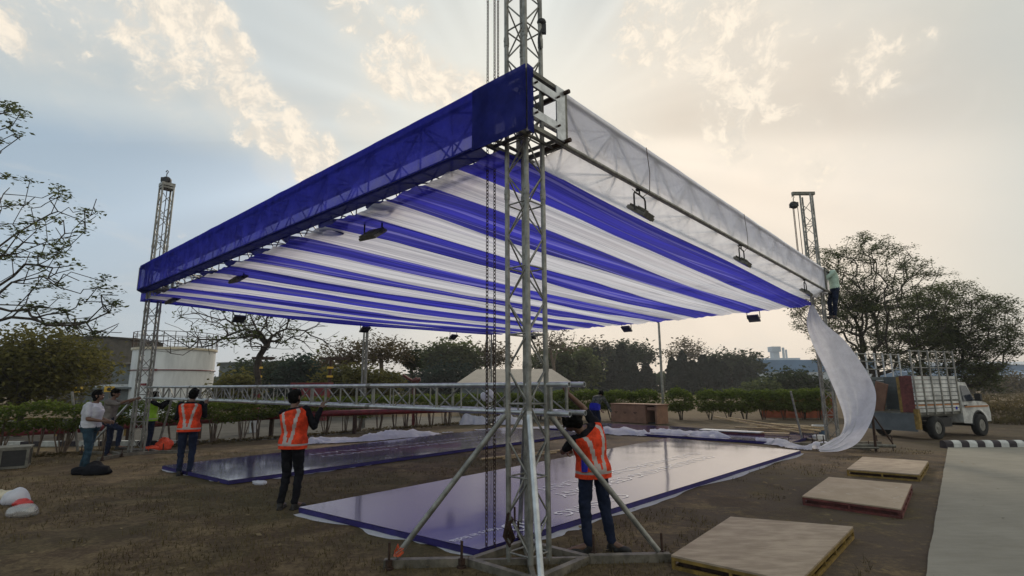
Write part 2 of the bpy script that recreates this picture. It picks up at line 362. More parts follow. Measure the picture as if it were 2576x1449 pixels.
# ---------------------------------------------------------------- mesh helpers
class MB:
    def __init__(s): s.v = []; s.f = []; s.m = []; s.s = []
    def add(s, vs, fs, mi=0, smooth=False):
        o = len(s.v); s.v.extend([tuple(p) for p in vs])
        for f in fs: s.f.append(tuple(i+o for i in f)); s.m.append(mi); s.s.append(smooth)
    def box(s, c, d, rot=None, mi=0):
        c = Vector(c); vs = []
        for z in (-.5, .5):
            for (x, y) in ((-.5, -.5), (.5, -.5), (.5, .5), (-.5, .5)):
                p = Vector((x*d[0], y*d[1], z*d[2])); p = rot @ p if rot is not None else p; vs.append(c+p)
        s.add(vs, [(3, 2, 1, 0), (4, 5, 6, 7), (0, 1, 5, 4), (1, 2, 6, 5), (2, 3, 7, 6), (3, 0, 4, 7)], mi)
    def tube(s, a, b, r0, r1=None, n=8, mi=0, cap=True, hollow=False):
        a = Vector(a); b = Vector(b); r1 = r0 if r1 is None else r1
        d = (b-a)
        if d.length < 1e-6: return
        d.normalize(); x = d.orthogonal().normalized(); y = d.cross(x)
        vs = []
        for p, r in ((a, r0), (b, r1)):
            for i in range(n):
                t = 2*math.pi*i/n; vs.append(p+x*(r*math.cos(t))+y*(r*math.sin(t)))
        fs = [(i, (i+1) % n, n+(i+1) % n, n+i) for i in range(n)]
        s.add(vs, fs, mi, True)
        if hollow:
            for e, (p, q, r) in enumerate(((a, b, r0), (b, a, r1))):
                dd = (q-p).normalized(); ring = [vs[e*n+i] for i in range(n)]; rin = [p+(w-p)*.8 for w in ring]; dp = [w+dd*(r*2.2) for w in rin]
                fl = [(i, n+i, n+(i+1) % n, (i+1) % n) if e == 0 else ((i+1) % n, n+(i+1) % n, n+i, i) for i in range(n)]
                s.add(ring+rin, fl, mi); s.add(rin+dp, fl, mi, True); s.add(dp, [tuple(range(n)) if e else tuple(range(n))[::-1]], mi)
        elif cap: s.add(vs, [tuple(range(n))[::-1], tuple(range(n, 2*n))], mi)
    def path(s, pts, r, n=6, mi=0):
        pts = [Vector(p) for p in pts]
        rr = r if isinstance(r, (list, tuple)) else [r]*len(pts)
        vs = []; x = None
        for i, p in enumerate(pts):
            d = (pts[min(i+1, len(pts)-1)]-pts[max(i-1, 0)]).normalized()
            x = d.orthogonal() if x is None else x - d*x.dot(d)
            if x.length < 1e-5: x = d.orthogonal()
            x.normalize(); y = d.cross(x)
            for k in range(n):
                t = 2*math.pi*k/n; vs.append(p+x*(rr[i]*math.cos(t))+y*(rr[i]*math.sin(t)))
        fs = [(i*n+k, i*n+(k+1) % n, (i+1)*n+(k+1) % n, (i+1)*n+k) for i in range(len(pts)-1) for k in range(n)]
        s.add(vs, fs, mi, True); s.add(vs, [tuple(range(n))[::-1], tuple(range((len(pts)-1)*n, len(pts)*n))], mi)
    def beam(s, a, b, w, h, mi=0, up=Vector((0, 0, 1))):
        a = Vector(a); b = Vector(b); d = (b-a); L = d.length; d.normalize()
        x = d; y = up.cross(x)
        if y.length < 1e-4: y = x.orthogonal()
        y.normalize(); z = x.cross(y)
        rot = Matrix((x, y, z)).transposed()
        s.box((a+b)/2, (L, w, h), rot, mi)
    def grid(s, fn, nu, nv, mi=0, smooth=True):
        vs = [fn(i/nu, j/nv) for j in range(nv+1) for i in range(nu+1)]
        fs = [(j*(nu+1)+i, j*(nu+1)+i+1, (j+1)*(nu+1)+i+1, (j+1)*(nu+1)+i) for j in range(nv) for i in range(nu)]
        s.add(vs, fs, mi, smooth)
    def ball(s, c, r, nu=12, nv=8, mi=0, rot=None):
        c = Vector(c); r = (r, r, r) if isinstance(r, (int, float)) else r
        def fn(a, b):
            t = 2*math.pi*a; p = math.pi*(b-.5)
            q = Vector((r[0]*math.cos(t)*math.cos(p), r[1]*math.sin(t)*math.cos(p), r[2]*math.sin(p)))
            return c + (rot @ q if rot is not None else q)
        s.grid(fn, nu, nv, mi)
    def prism(s, pts, z0, z1, mi=0, mside=None):
        n = len(pts); vs = [(p[0], p[1], z0) for p in pts]+[(p[0], p[1], z1) for p in pts]
        s.add(vs, [tuple(range(n))[::-1]], mi if mside is None else mside); s.add(vs, [tuple(range(n, 2*n))], mi)
        s.add(vs, [(i, (i+1) % n, n+(i+1) % n, n+i) for i in range(n)], mi if mside is None else mside)
    def build(s, name, mats, parent=None, loc=None, rz=0.0, sub=None):
        me = bpy.data.meshes.new(name)
        off = Vector(sub) if sub is not None else None
        vs = s.v if off is None else [tuple(Vector(p)-off) for p in s.v]
        me.from_pydata(vs, [], s.f); me.update()
        for m in (mats if isinstance(mats, (list, tuple)) else [mats]): me.materials.append(m)
        me.polygons.foreach_set('material_index', s.m); me.polygons.foreach_set('use_smooth', s.s); me.update()
        o = bpy.data.objects.new(name, me); COL.objects.link(o)
        if parent is not None: o.parent = parent
        if loc is not None: o.location = loc
        o.rotation_euler = (0, 0, rz)
        return o
def tag(o, label=None, cat=None, group=None, kind=None):
    if label: o['label'] = label
    if cat: o['category'] = cat
    if group: o['group'] = group
    if kind: o['kind'] = kind
    return o
def thing(name, label, cat, loc=(0, 0, 0), rz=0.0, group=None):
    o = bpy.data.objects.new(name, None); COL.objects.link(o); o.location = loc; o.rotation_euler = (0, 0, rz)
    o.empty_display_size = .1
    return tag(o, label, cat, group)
def copy_tree(o, parent=None):
    c = o.copy(); COL.objects.link(c); c.parent = parent
    for ch in list(o.children): copy_tree(ch, c)
    return c
def copy_thing(o, label, loc, rz=None):
    c = copy_tree(o); c.location = loc; c['label'] = label
    if rz is not None: c.rotation_euler = (0, 0, rz)
    return c
def nz(p, sc=1.0): return mnoise.noise(Vector(p)*sc)

# ---------------------------------------------------------------- ground, road, path, kerbs
g = MB(); ext = 295
g.add([(-ext, -38, 0), (ext, -38, 0), (ext, 258, 0), (-ext, 258, 0)], [(0, 1, 2, 3)])
tag(g.build('ground', M['ground']), kind='structure')
pa, pb = G(2330, 1449), G(2385, 1127); pdir = (pb-pa).normalized()
p0 = pa-pdir*6; p1 = pb
kd = Vector((1, -.03, 0)).normalized()
pm = MB(); ed = [p1.lerp(p0, k/150)+Vector((.010*nz((k*1.3, 0, 3))+.016*nz((k*.13, 2, 1)), 0, 0)) for k in range(1, 150)]
pm.prism([p0, p0+Vector((9, -3, 0)), p1+kd*14, p1]+ed, .0, .03)
tag(pm.build('concrete_path', M['path']), kind='structure')
kb = MB(); k0 = G(2381, 1128)
for i in range(34):                                    # painted kerb: one moulded row, black and white
    a = k0+kd*(i*.22); b = k0+kd*((i+1)*.22); yv = Vector((0, 1, 0))
    prof = [(0, 0), (0, .13), (.03, .18), (.09, .21), (.17, .21), (.22, .18), (.24, 0)]
    vs = [a+yv*q[0]+Vector((.0, 0, q[1])) for q in prof]+[b+yv*q[0]+Vector((0, 0, q[1])) for q in prof]
    n = len(prof)
    kb.add(vs, [(j, j+1, n+j+1, n+j) for j in range(n-1)], i % 2)
    if i in (0, 33): kb.add(vs, [tuple(range(n)), tuple(range(n, 2*n))[::-1]], i % 2)
tag(kb.build('path_kerb', [M['kerbblack'], M['kerbwhite']]), kind='structure')
rd = MB(); rp = [G(-260, 1128), G(300, 1121), G(700, 1106), G(1090, 1072), Vector((1.5, 27.5, 0)), Vector((2.5, 33, 0)), Vector((-40, 33, 0))]
rd.add([(p.x, p.y, .006) for p in rp], [tuple(range(len(rp)))])
tag(rd.build('road', M['concrete']), kind='structure')
lk = MB(); a0 = Vector((-19.5, 17.55, 0)); ld = Vector((1, .012, 0))
for i in range(15):
    a = a0+ld*(i*.62); lk.box(a+Vector((.31, .1, .075)), (.615, .2, .16), None, i % 2)
tag(lk.build('road_kerb', [M['kerbblack'], M['kerbwhite']]), kind='structure')

def grass():
    """dry blades and straw bits, thick near the camera"""
    n = 85000
    Y = 3.0 + 13.0*RNG.random(n)**1.6; X = (RNG.random(n)*2-1)*(Y*1.05+1.5)
    q = np.stack([X-NP.x, Y-NP.y], 1); u = q@np.array([DR.x, DR.y]); v = q@np.array([DL.x, DL.y])
    ok = ~((u > -.6) & (u < 12.2) & (v > .2) & (v < 4.3)) & ~((u > -.6) & (u < 11.6) & (v > 6.8) & (v < 11.2)) & ~((u > .8) & (v < -1.1) & (v > -2.6) & (u < 10.9)) & (v > -2.75+.02*u)
    dens = np.array([nz((x, y, 0), .45)+.6*nz((x, y, 5), 1.8) for x, y in zip(X, Y)])
    ok &= dens > (-.25 + .30*(X > 1.5))
    X, Y = X[ok], Y[ok]; n = len(X)
    a = RNG.random(n)*6.283; L = .03+.055*RNG.random(n); w = .0022+.0022*RNG.random(n)+Y*.00022; tilt = .25+1.15*RNG.random(n)
    dx, dy = np.cos(a), np.sin(a)
    b1 = np.stack([X-dy*w, Y+dx*w, np.full(n, .0)], 1); b2 = np.stack([X+dy*w, Y-dx*w, np.full(n, .0)], 1)
    tp = np.stack([X+dx*L*np.sin(tilt), Y+dy*L*np.sin(tilt), .006+L*np.cos(tilt).clip(.05)], 1)
    V = np.stack([b1, b2, tp], 1).reshape(-1, 3)
    me = bpy.data.meshes.new('dry_grass'); me.vertices.add(3*n); me.vertices.foreach_set('co', V.ravel())
    me.loops.add(3*n); me.loops.foreach_set('vertex_index', np.arange(3*n, dtype=np.int32))
    me.polygons.add(n); me.polygons.foreach_set('loop_start', np.arange(0, 3*n, 3, dtype=np.int32)); me.update(calc_edges=True)
    me.materials.append(leafmat('dry_grass_blade', (.06, .046, .024), (.20, .155, .08), .25))
    o = bpy.data.objects.new('dry_grass', me); COL.objects.link(o)
    tag(o, 'dry brown grass covering the trodden ground', 'grass', kind='stuff')
grass()

# ---------------------------------------------------------------- truss towers
CH = .15                                           # half of the chord spacing
def lacing(mb, H, z0=.12, step=.38, r=.0105):
    c4 = [(-CH, -CH), (CH, -CH), (CH, CH), (-CH, CH)]
    k = 0; z = z0
    while z+step < H:
        for i in range(4):
            a = c4[i]; b = c4[(i+1) % 4]
            if (k+i) % 2: a, b = b, a
            mb.tube((*a, z), (*b, z+step), r, n=5, cap=False)
            if k % 2 == 0: mb.tube((*c4[i], z), (*c4[(i+1) % 4], z), r, n=5, cap=False)
        k += 1; z += step
def make_tower(label):
    t = thing('truss_tower', label, 'tower', (0, 0, 0), YAW, 'truss towers at the canopy corners')
    H = 8.0
    for (x, y) in ((-CH, -CH), (CH, -CH), (CH, CH), (-CH, CH)):
        c = MB(); c.tube((x, y, .03), (x, y, H), .029, n=10)
        for z in (1.05, 2.05, 4.05, 6.05): c.tube((x, y, z-.06), (x, y, z+.06), .034, n=10); c.box((x, y, z), (.085, .02, .02))
        c.build('chord', M['alu'], t)
    l = MB(); lacing(l, 7.95); l.build('lacing', M['alu'], t)
    # base: diamond of channel, four outriggers with screw jacks, in the tower's diagonal directions
    b = MB(); D = .62; rot = Matrix.Rotation(-YAW+R(3), 3, 'Z')
    pts = [rot @ Vector(p) for p in ((D, 0, .036), (0, D, .036), (-D, 0, .036), (0, -D, .036))]
    for i in range(4): b.beam(pts[i], pts[(i+1) % 4], .07, .075)
    for i in range(2): b.beam(pts[i]+Vector((0, 0, -.006)), pts[i+2]+Vector((0, 0, -.006)), .05, .06)
    b.build('base_frame', M['steel'], t)
    for i in range(4):
        d = (pts[i]-Vector((0, 0, .036))).normalized()
        o = MB(); o.beam(d*.64+Vector((0, 0, .04)), d*1.50+Vector((0, 0, .04)), .085, .08); o.build('outrigger', M['steel'], t)
        for q in (.70, 1.44):
            j = MB(); off = d.orthogonal(); s_ = Vector((-d.y, d.x, 0))*.068
            j.tube(d*q+s_+Vector((0, 0, .0)), d*q+s_+Vector((0, 0, .26)), .014, n=7); j.tube(d*q+s_+Vector((0, 0, 0)), d*q+s_+Vector((0, 0, .02)), .05, n=8)
            j.box(d*q+s_*.9+Vector((0, 0, .06)), (.05, .05, .06)); j.build('screw_jack', M['rust'], t)
    return t, pts
NEAR, BASEP = make_tower('near truss tower in the foreground with a chain hoist beside it')
NEAR.location = NP
def brace(parent, i, bright=False, reach=1.38):
    d = (BASEP[i]-Vector((0, 0, .036))).normalized()
    m = MB(); m.tube(d*reach+Vector((0, 0, .10)), d*.245+Vector((0, 0, 1.52)), .031, n=10)
    m.box(d*.215+Vector((0, 0, 1.53)), (.07, .05, .08), Matrix.Rotation(math.atan2(d.y, d.x), 3, 'Z'))
    m.build('brace', M['alubright'] if bright else M['alu'], parent)
LT = copy_thing(NEAR, 'distant truss tower at the left end of the blue fascia', UVP(0, SIDE))
RT_ = copy_thing(NEAR, 'truss tower on the right with the flying white cloth in front', UVP(SIDE, 0))
BT = copy_thing(NEAR, 'far truss tower seen under the canopy behind the chains', UVP(SIDE, SIDE))
for i in range(4): brace(NEAR, i, i == 3)
brace(LT, 2, True); brace(BT, 0); brace(BT, 2)
rg = MB(); d_ = (BASEP[2]-Vector((0, 0, .036))).normalized()
for k in range(9):
    a = 6.283*k/9; rg.path([d_*1.37+Vector((.035*math.cos(a), .035*math.sin(a), .11)), d_*1.35+Vector((.045*math.cos(a+1), .045*math.sin(a+1), .17-.005*k)), d_*1.33+Vector((.04*math.cos(a+2), .04*math.sin(a+2), .22-.008*k))], .006, 4)
rg.build('orange_rope', M['orange'], NEAR)
# heads of the towers
def head_beam(parent, along):
    m = MB(); m.beam(Vector((0, 0, 8.06))-along*.46, Vector((0, 0, 8.06))+along*.28, .1, .1)
    m.tube(Vector((0, 0, 7.97))-along*.44, Vector((0, 0, 8.0))-along*.44, .03, n=8); m.build('head_beam', M['aludark'], parent)
rot_ = Matrix.Rotation(-YAW, 3, 'Z')
head_beam(RT_, rot_ @ Vector((1, 0, 0))); head_beam(NEAR, Vector((0, -1, 0))); head_beam(BT, Vector((0, 1, 0)))
m = MB(); m.box((0, 0, 8.0), (.36, .36, .10)); m.box((0, 0, 7.9), (.34, .34, .05)); m.build('head_plate', M['alu'], LT)

def chain(mb, a, b, link=.062, r=.0055):
    a = Vector(a); b = Vector(b); d = (b-a); n = max(1, int(d.length/(link*.72))); d.normalize()
    x0 = d.orthogonal().normalized(); y0 = d.cross(x0)
    for i in range(n):
        c = a+d*((i+.5)*link*.72); s = x0 if i % 2 else y0
        pts = [c+d*(link*.5*math.sin(t))+s*(link*.27*math.cos(t)) for t in [k*math.pi/4 for k in range(9)]]
        mb.path(pts, r, 4)
def hoist(label, root, falls, bottom, small=False):
    """root: hook point; falls: horizontal offsets of the chain falls"""
    t = thing('chain_hoist', label, 'hoist', root, 0, 'chain hoists on the towers')
    m = MB(); m.ball((0, 0, -.3), (.15, .10, .13), 12, 8); m.box((0, 0, -.3), (.2, .22, .14)); m.build('hoist_body', M['black'], t)
    h = MB(); h.path([(0, 0, -.16), (.0, 0, -.08), (.03, 0, -.04), (.035, 0, .0), (0, 0, .03), (-.03, 0, .0), (-.03, 0, -.03)], .013, 6); h.build('hook', M['rust'], t)
    for (f, zb) in falls:
        c = MB()
        if small: c.tube((f[0], f[1], -.38), (f[0], f[1], zb-root[2]), .012, n=5)
        else: chain(c, (f[0], f[1], -.38), (f[0], f[1], zb-root[2]))
        c.build('chain', M['rust'], t)
    return t
hr = UVP(0, .56, 7.98)
hoist('hoist with rusty chains hanging down beside the near tower', hr, [((-.045, 0), .05), ((.045, .02), .03), ((.09, .05), 5.42)], 0)
hr = RT_.location+Vector((-.44, 0, 7.96))
hoist('black hoist hanging from the beam atop the right tower', hr, [((-.04, 0), 5.3), ((.01, .03), 5.3), ((.12, 0), 5.35)], 0, True)
hl = LT.location+Vector((.02, -.1, 8.42))
hoist('black hoist sitting in the head of the left tower', hl, [((.06, 0), 5.42)], 0, True)
hb = UVP(SIDE, SIDE+.6, 7.96)
hoist('hoist of the far tower with thin chain falls', hb, [((.35, -.6), .4), ((.55, -.55), .4)], 0, True)
# heap of spare chain hung on the near tower
m = MB()
for k in range(10):
    a = k*.7; o = Vector((-.16-.02*math.cos(a), .12+.035*math.sin(a), 0))
    m.path([o+Vector((0, 0, .52-.01*k)), o+Vector((.02*math.sin(a), .03, .40)), o+Vector((-.02, .05*math.cos(a), .28)), o+Vector((.02, -.03*math.sin(a), .18+.012*k))], .013, 5)
tag(m.build('spare_chain', M['rust'], None, NP, YAW), 'tangled black spare chain hung low on the near tower', 'chain')
m = MB(); c_ = NP+DR*CH+DL*(-CH)
m.ball(c_+Vector((.02, 0, 6.35)), (.06, .05, .05), 8, 6); m.box(c_+Vector((.05, 0, 6.25)), (.05, .05, .12)); m.path([c_+Vector((.04, 0, 6.3)), c_+Vector((-.02, -.04, 6.1)), c_+Vector((0, -.035, 5.95))], .016, 6)
tag(m.build('clamp', M['black']), 'black clamp fixed high on the chord of the near tower', 'clamp')

# sleeve blocks riding on the towers
def make_sleeve(label):
    t = thing('sleeve_block', label, 'sleeve block', NP, YAW, 'sleeve blocks at the canopy corners')
    w = .345; f = MB()
    for x in (-w, w):
        for y in (-w, w): f.box((x, y, (ZB+ZT)/2), (.06, .06, ZT-ZB-.02))
    for z in (ZB+.02, ZT-.02):
        for s in (-w, w):
            f.box((s, 0, z), (.05, 2*w-.07, .05)); f.box((0, s, z), (2*w-.07, .05, .05))
        for s in (-.19, .19): f.box((s, 0, z+.003), (.03, 2*w-.06, .035)); f.box((0, s, z-.004), (2*w-.06, .03, .03))
    f.build('frame', M['aludark'], t)
    for z in (ZB+.17, ZT-.17):
        p = MB(); p.box((-.06, -w-.045, z), (.50, .012, .10)); p.build('side_plate', M['alubright'], t)
    p = MB(); p.box((.22, -w-.041, (ZB+ZT)/2), (.17, .016, ZT-ZB-.03)); p.build('corner_plate', M['alubright'], t)
    for z in (ZB+.17, ZT-.17):
        for x in (-.27, .15): b = MB(); b.tube((x, -w-.085, z), (x, -w-.02, z), .014, n=6); b.build('bolt', M['rust'], t)
    for z in (ZB+.03, ZT-.05):
        r = MB(); r.tube((.30, -w-.12, z), (.30, -w+.3, z), .027, n=8); r.build('guide_roller', M['rust'], t)
    return t
SL = make_sleeve('open sleeve block with bolted plates on the near tower')
copy_thing(SL, 'sleeve block at the left tower beside the end of the blue fascia', UVP(0, SIDE), YAW+math.pi/2)
copy_thing(SL, 'sleeve block at the right tower behind the end of the white fascia', UVP(SIDE, 0), YAW-math.pi/2)
copy_thing(SL, 'sleeve block of the far tower behind the ceiling drape', UVP(SIDE, SIDE), YAW+math.pi)

# ---------------------------------------------------------------- roof trusses (local x = u, y = v)
def roof_truss(label, a, b):
    t = thing('roof_truss', label, 'truss', NP, YAW, 'roof trusses of the canopy')
    a = Vector(a); b = Vector(b); d = (b-a).normalized(); s = Vector((-d.y, d.x, 0)); w = .29; z0, z1 = ZB+.035, ZT-.035; L = (b-a).length
    for sg in (-1, 1):
        for z in (z0, z1):
            c = MB(); c.tube(a+s*(w*sg)+Vector((0, 0, z)), b+s*(w*sg)+Vector((0, 0, z)), .028, n=8); c.build('chord', M['alu'], t)
    l = MB(); n = int(L/.62); st = L/n
    for i in range(n):
        p = a+d*(st*i); q = a+d*(st*(i+1))
        for sg in (-1, 1):
            za, zb = (z0, z1) if i % 2 else (z1, z0)
            l.tube(p+s*(w*sg)+Vector((0, 0, za)), q+s*(w*sg)+Vector((0, 0, zb)), .013, n=5, cap=False)
            if i % 2 == 0: l.tube(p+s*(w*sg)+Vector((0, 0, z0)), p+s*(w*sg)+Vector((0, 0, z1)), .013, n=5, cap=False)
        for z in (z0, z1):
            sg = 1 if i % 2 else -1
            l.tube(p+s*(w*sg)+Vector((0, 0, z)), q-s*(w*sg)+Vector((0, 0, z)), .012, n=5, cap=False)
            if i % 2 == 0: l.tube(p+s*w+Vector((0, 0, z)), p-s*w+Vector((0, 0, z)), .012, n=5, cap=False)
    l.build('lacing', M['alu'], t)
roof_truss('roof truss wrapped by the blue fascia on the left side', (0, .37, 0), (0, SIDE-.37, 0))
roof_truss('roof truss wrapped by the white fascia on the right side', (.37, 0, 0), (SIDE-.37, 0, 0))
roof_truss('rear roof truss from the left tower to the far tower', (.37, SIDE, 0), (SIDE-.37, SIDE, 0))
roof_truss('rear roof truss from the right tower to the far tower', (SIDE, .37, 0), (SIDE, SIDE-.37, 0))

# cloth round the trusses
def fold(x, y, z, a=.012): return a*(nz((x*1.4, y*1.4, z*2.5))+.5*nz((x*4.1, y*4.1, z*3)))
bt = thing('blue_fascia', 'long blue cloth fascia along the left side of the canopy', 'cloth', NP, YAW)
m = MB(); v0, v1 = .12, SIDE+.20
m.grid(lambda a, b: (-.395+fold(3, v0+(v1-v0)*a, b), v0+(v1-v0)*a, ZB-.02+(ZT-ZB+.04)*b+(.012*nz((7, a*22, 0)) if b > .95 else 0)), 150, 8)
m.grid(lambda a, b: (-.395+.71*b, v0+(v1-v0)*a, ZT+.018), 60, 2)
m.build('side_cloth', M['blue'], bt)
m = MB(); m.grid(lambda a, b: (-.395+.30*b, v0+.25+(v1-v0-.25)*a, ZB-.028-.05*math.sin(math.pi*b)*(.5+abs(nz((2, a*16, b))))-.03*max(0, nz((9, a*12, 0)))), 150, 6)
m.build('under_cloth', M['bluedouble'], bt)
m = MB()                                              # doubled cloth at the near corner
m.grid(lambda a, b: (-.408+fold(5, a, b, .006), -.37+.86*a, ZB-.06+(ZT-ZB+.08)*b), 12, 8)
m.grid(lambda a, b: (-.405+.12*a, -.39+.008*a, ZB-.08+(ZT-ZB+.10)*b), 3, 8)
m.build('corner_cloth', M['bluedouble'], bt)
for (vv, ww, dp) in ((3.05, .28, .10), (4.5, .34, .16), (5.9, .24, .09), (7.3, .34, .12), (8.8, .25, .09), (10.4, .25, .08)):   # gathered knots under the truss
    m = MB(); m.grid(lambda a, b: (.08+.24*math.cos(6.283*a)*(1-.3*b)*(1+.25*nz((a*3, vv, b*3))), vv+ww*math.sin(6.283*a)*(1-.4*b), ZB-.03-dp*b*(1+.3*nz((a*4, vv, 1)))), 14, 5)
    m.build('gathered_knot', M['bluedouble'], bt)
wt = thing('white_fascia', 'long white net fascia along the right side of the canopy', 'cloth', NP, YAW)
m = MB(); u0, u1 = .33, SIDE+.34
m.grid(lambda a, b: (u0+(u1-u0)*a, -.335+fold(u0+(u1-u0)*a, 9, b, .014), ZB+.045+(ZT-ZB-.03)*b), 150, 8)
m.grid(lambda a, b: (u0+(u1-u0)*a, -.29+.80*b, ZB+.02-.05*math.sin(math.pi*b)*(1+.6*nz((a*14, b*2, 4)))-.10*b), 150, 8)
m.grid(lambda a, b: (u0+(u1-u0)*a, -.335+.66*b, ZT+.016), 60, 2)
m.build('side_cloth', M['white'], wt)
m = MB(); m.tube((u0-.02, -.345, ZB+.012), (u1, -.345, ZB+.012), .026, n=8); m.build('edge_tube', M['alu'], wt)
for uu in (2.35, 6.68):                               # guy cords tied over the cloth
    m = MB(); m.path([(uu+.1, -.36, ZT), (uu+.14, -.375, ZT-.4), (uu+.05, -.40, ZB-.02), (uu-.15, -.38, ZB-.16), (uu-.3, -.3, ZB-.05)], .006, 4); m.build('cord', M['rust'], wt)

# ceiling drape in blue and white strips running along u
cd = thing('ceiling_drape', 'striped blue and white ceiling drape hung under the canopy frame', 'drape', NP, YAW)
edges = [.15, .86, 1.54, 2.42, 3.18, 4.12, 4.88, 5.79, 6.50, 7.35, 8.05, 8.97, 9.63, 10.62, 11.38, 12.26, 12.94, 13.57, 13.95, 14.72]
def ceil_z(u, v):
    s = min(max(u/SIDE, 0), 1); t = min(max(v/SIDE, 0), 1)
    sag = .13*4*s*(1-s)+.10*4*t*(1-t)+.20*max(s, t)**2
    k = v*1.0
    pl = .045*math.sin(7.5*k+1.5*nz((u*.12, v*.9, 0)))+.030*math.sin(19*k+3*nz((u*.15, v*1.7, 4)))+.06*nz((u*.16, v*2.2, 9))
    end = min(1, (u+.35)/1.2)*min(1, max(.0, (SIDE+.3-u)/1.2))
    return ZB-.08-sag+pl*(.35+.65*end)-.04*(1-end)
for i in range(len(edges)-1):
    a0_, b0_ = edges[i], edges[i+1]+.012
    m = MB(); nv = max(10, int((b0_-a0_)/.035))
    def strip(a, b, i=i):
        u = -.28+(SIDE+.55)*a; we = min(1, a*6)*min(1, (1-a)*6)
        lo = edges[i]+(0 if i == 0 else we*(.09*nz((u*.22, edges[i], 1))+.04*nz((u*.7, edges[i], 6)))); hi = edges[i+1]+.012+(0 if i == len(edges)-2 else we*(.09*nz((u*.22, edges[i+1], 1))+.04*nz((u*.7, edges[i+1], 6))))
        v = lo+(hi-lo)*b; return (u, v, ceil_z(u, v))
    m.grid(strip, 60, nv)
    m.build('blue_strip' if i % 2 == 0 else 'white_strip', M['ceilblue' if i % 2 == 0 else 'ceilwhite'], cd)
m = MB()
m.grid(lambda a, b: (-.28+(SIDE+.55)*a, SIDE+.25-.02*b, ceil_z(-.28+(SIDE+.55)*a, SIDE+.22)+.3*b), 40, 3)
m.build('rear_hem', M['ceilblue'], cd)

# ---------------------------------------------------------------- floodlights
def make_flood():
    t = thing('floodlight', '', 'floodlight', (0, 0, 0), 0, 'floodlights hung from the roof trusses')
    b = MB()                                          # local: hangs from origin, lamp faces +y and down
    b.tube((0, 0, .03), (0, 0, -.1), .012, n=6); b.box((0, 0, 0), (.05, .09, .05))
    b.path([(-.2, 0, -.38), (-.2, 0, -.14), (-.17, 0, -.1), (0, 0, -.095), (.17, 0, -.1), (.2, 0, -.14), (.2, 0, -.38)], .013, 6); b.build('bracket', M['black'], t)
    rot = Matrix.Rotation(R(-38), 3, 'X'); h = MB(); c = Vector((0, 0, -.38))
    h.box(c, (.36, .30, .05), rot)
    for k in range(9): h.box(c+rot @ Vector((0, -.13+.0325*k, .042)), (.33, .008, .036), rot)
    h.box(c+rot @ Vector((0, 0, .055)), (.14, .12, .05), rot); h.build('housing', M['aludark'], t)
    f = MB(); f.box(c+rot @ Vector((0, 0, -.029)), (.32, .26, .006), rot); f.build('lens', M['glassdark'], t)
    return t
FL = make_flood()
floods = [('floodlight nearest the front under the blue fascia', UVP(.25, 3.52, ZB), YAW+math.pi/2+.15, 1),
          ('second floodlight under the blue fascia, halfway to the left tower', UVP(.25, 8.96, ZB), YAW+math.pi/2+.15, 1),
          ('third floodlight under the blue fascia, close to the left tower', UVP(.25, 13.6, ZB), YAW+math.pi/2+.15, 1),
          ('largest floodlight under the white fascia with a looped cord', UVP(2.27, -.30, ZB+.01), YAW+math.pi+.1, 1),
          ('middle floodlight under the white fascia', UVP(6.6, -.30, ZB+.01), YAW+math.pi+.1, 1),
          ('floodlight under the white fascia beside the right tower', UVP(11.7, -.30, ZB+.01), YAW+math.pi+.1, 1)]
for i, (lb, loc, rz, s) in enumerate(floods):
    if i == 0: FL.location = loc; FL.rotation_euler = (0, 0, rz); FL['label'] = lb
    else: copy_thing(FL, lb, loc, rz)
FL.scale = (1.05, 1.05, .98)
for o_ in [o for o in bpy.data.objects if o.name.startswith('floodlight')]: o_.scale = (1.05, 1.05, .98)
for lb, (x, y), side in [('floodlight hung in front of the bare tree under the rear edge', (605, 762), 'L'), ('floodlight in front of the twin steel pole', (920, 798), 'L'),
                         ('floodlight left of the chains against the pale sky', (1141, 820), 'L'), ('floodlight half hidden behind the near tower', (1337, 820), 'R'),
                         ('floodlight hung left of the lamp post at the rear edge', (1575, 800), 'R'), ('rear floodlight nearest the right tower', (1893, 770), 'R')]:
    d = ray(x, y); best = None
    for k in range(2901):
        w = k*.005; p = UVP(w, SIDE, ZB-.2) if side == 'L' else UVP(SIDE, w, ZB-.2)
        q = (p-Vector((0, 0, CAM_H))); e = abs(q.x*d.y-q.y*d.x)/q.length
        if best is None or e < best[0]: best = (e, p)
    c = copy_thing(FL, lb, best[1]+Vector((0, 0, -.06)), (YAW if side == 'L' else YAW-math.pi/2))
# ---------------------------------------------------------------- stage decks lying on the ground
def lettering(parent, lines, name='lettering'):
    """lines: (text, u at the start of the word, v of the baseline, cap height, total width) read towards -u, tops towards -v"""
    for (txt, u, v, h, wd, z) in lines:
        cu = bpy.data.curves.new('text', 'FONT'); cu.body = txt; cu.size = 1.0; cu.extrude = 0
        o = bpy.data.objects.new('text', cu); COL.objects.link(o)
        dg = bpy.context.evaluated_depsgraph_get(); me = bpy.data.meshes.new_from_object(o.evaluated_get(dg))
        bpy.data.objects.remove(o); bpy.data.curves.remove(cu)
        co = np.empty(len(me.vertices)*3); me.vertices.foreach_get('co', co); co = co.reshape(-1, 3)
        x0, x1 = co[:, 0].min(), co[:, 0].max(); cap = .69
        co[:, 0] = (co[:, 0]-x0)/(x1-x0)*wd; co[:, 1] *= h/cap
        out = np.empty_like(co); out[:, 0] = u-co[:, 0]; out[:, 1] = v-co[:, 1]; out[:, 2] = z
        me.vertices.foreach_set('co', out.ravel()); me.materials.append(M['print']); me.update()
        t = bpy.data.objects.new(name, me); COL.objects.link(t); t.parent = parent
def uvof(p): q = Vector((p.x-NP.x, p.y-NP.y, 0)); return (q.dot(DR), q.dot(DL))
H = .092
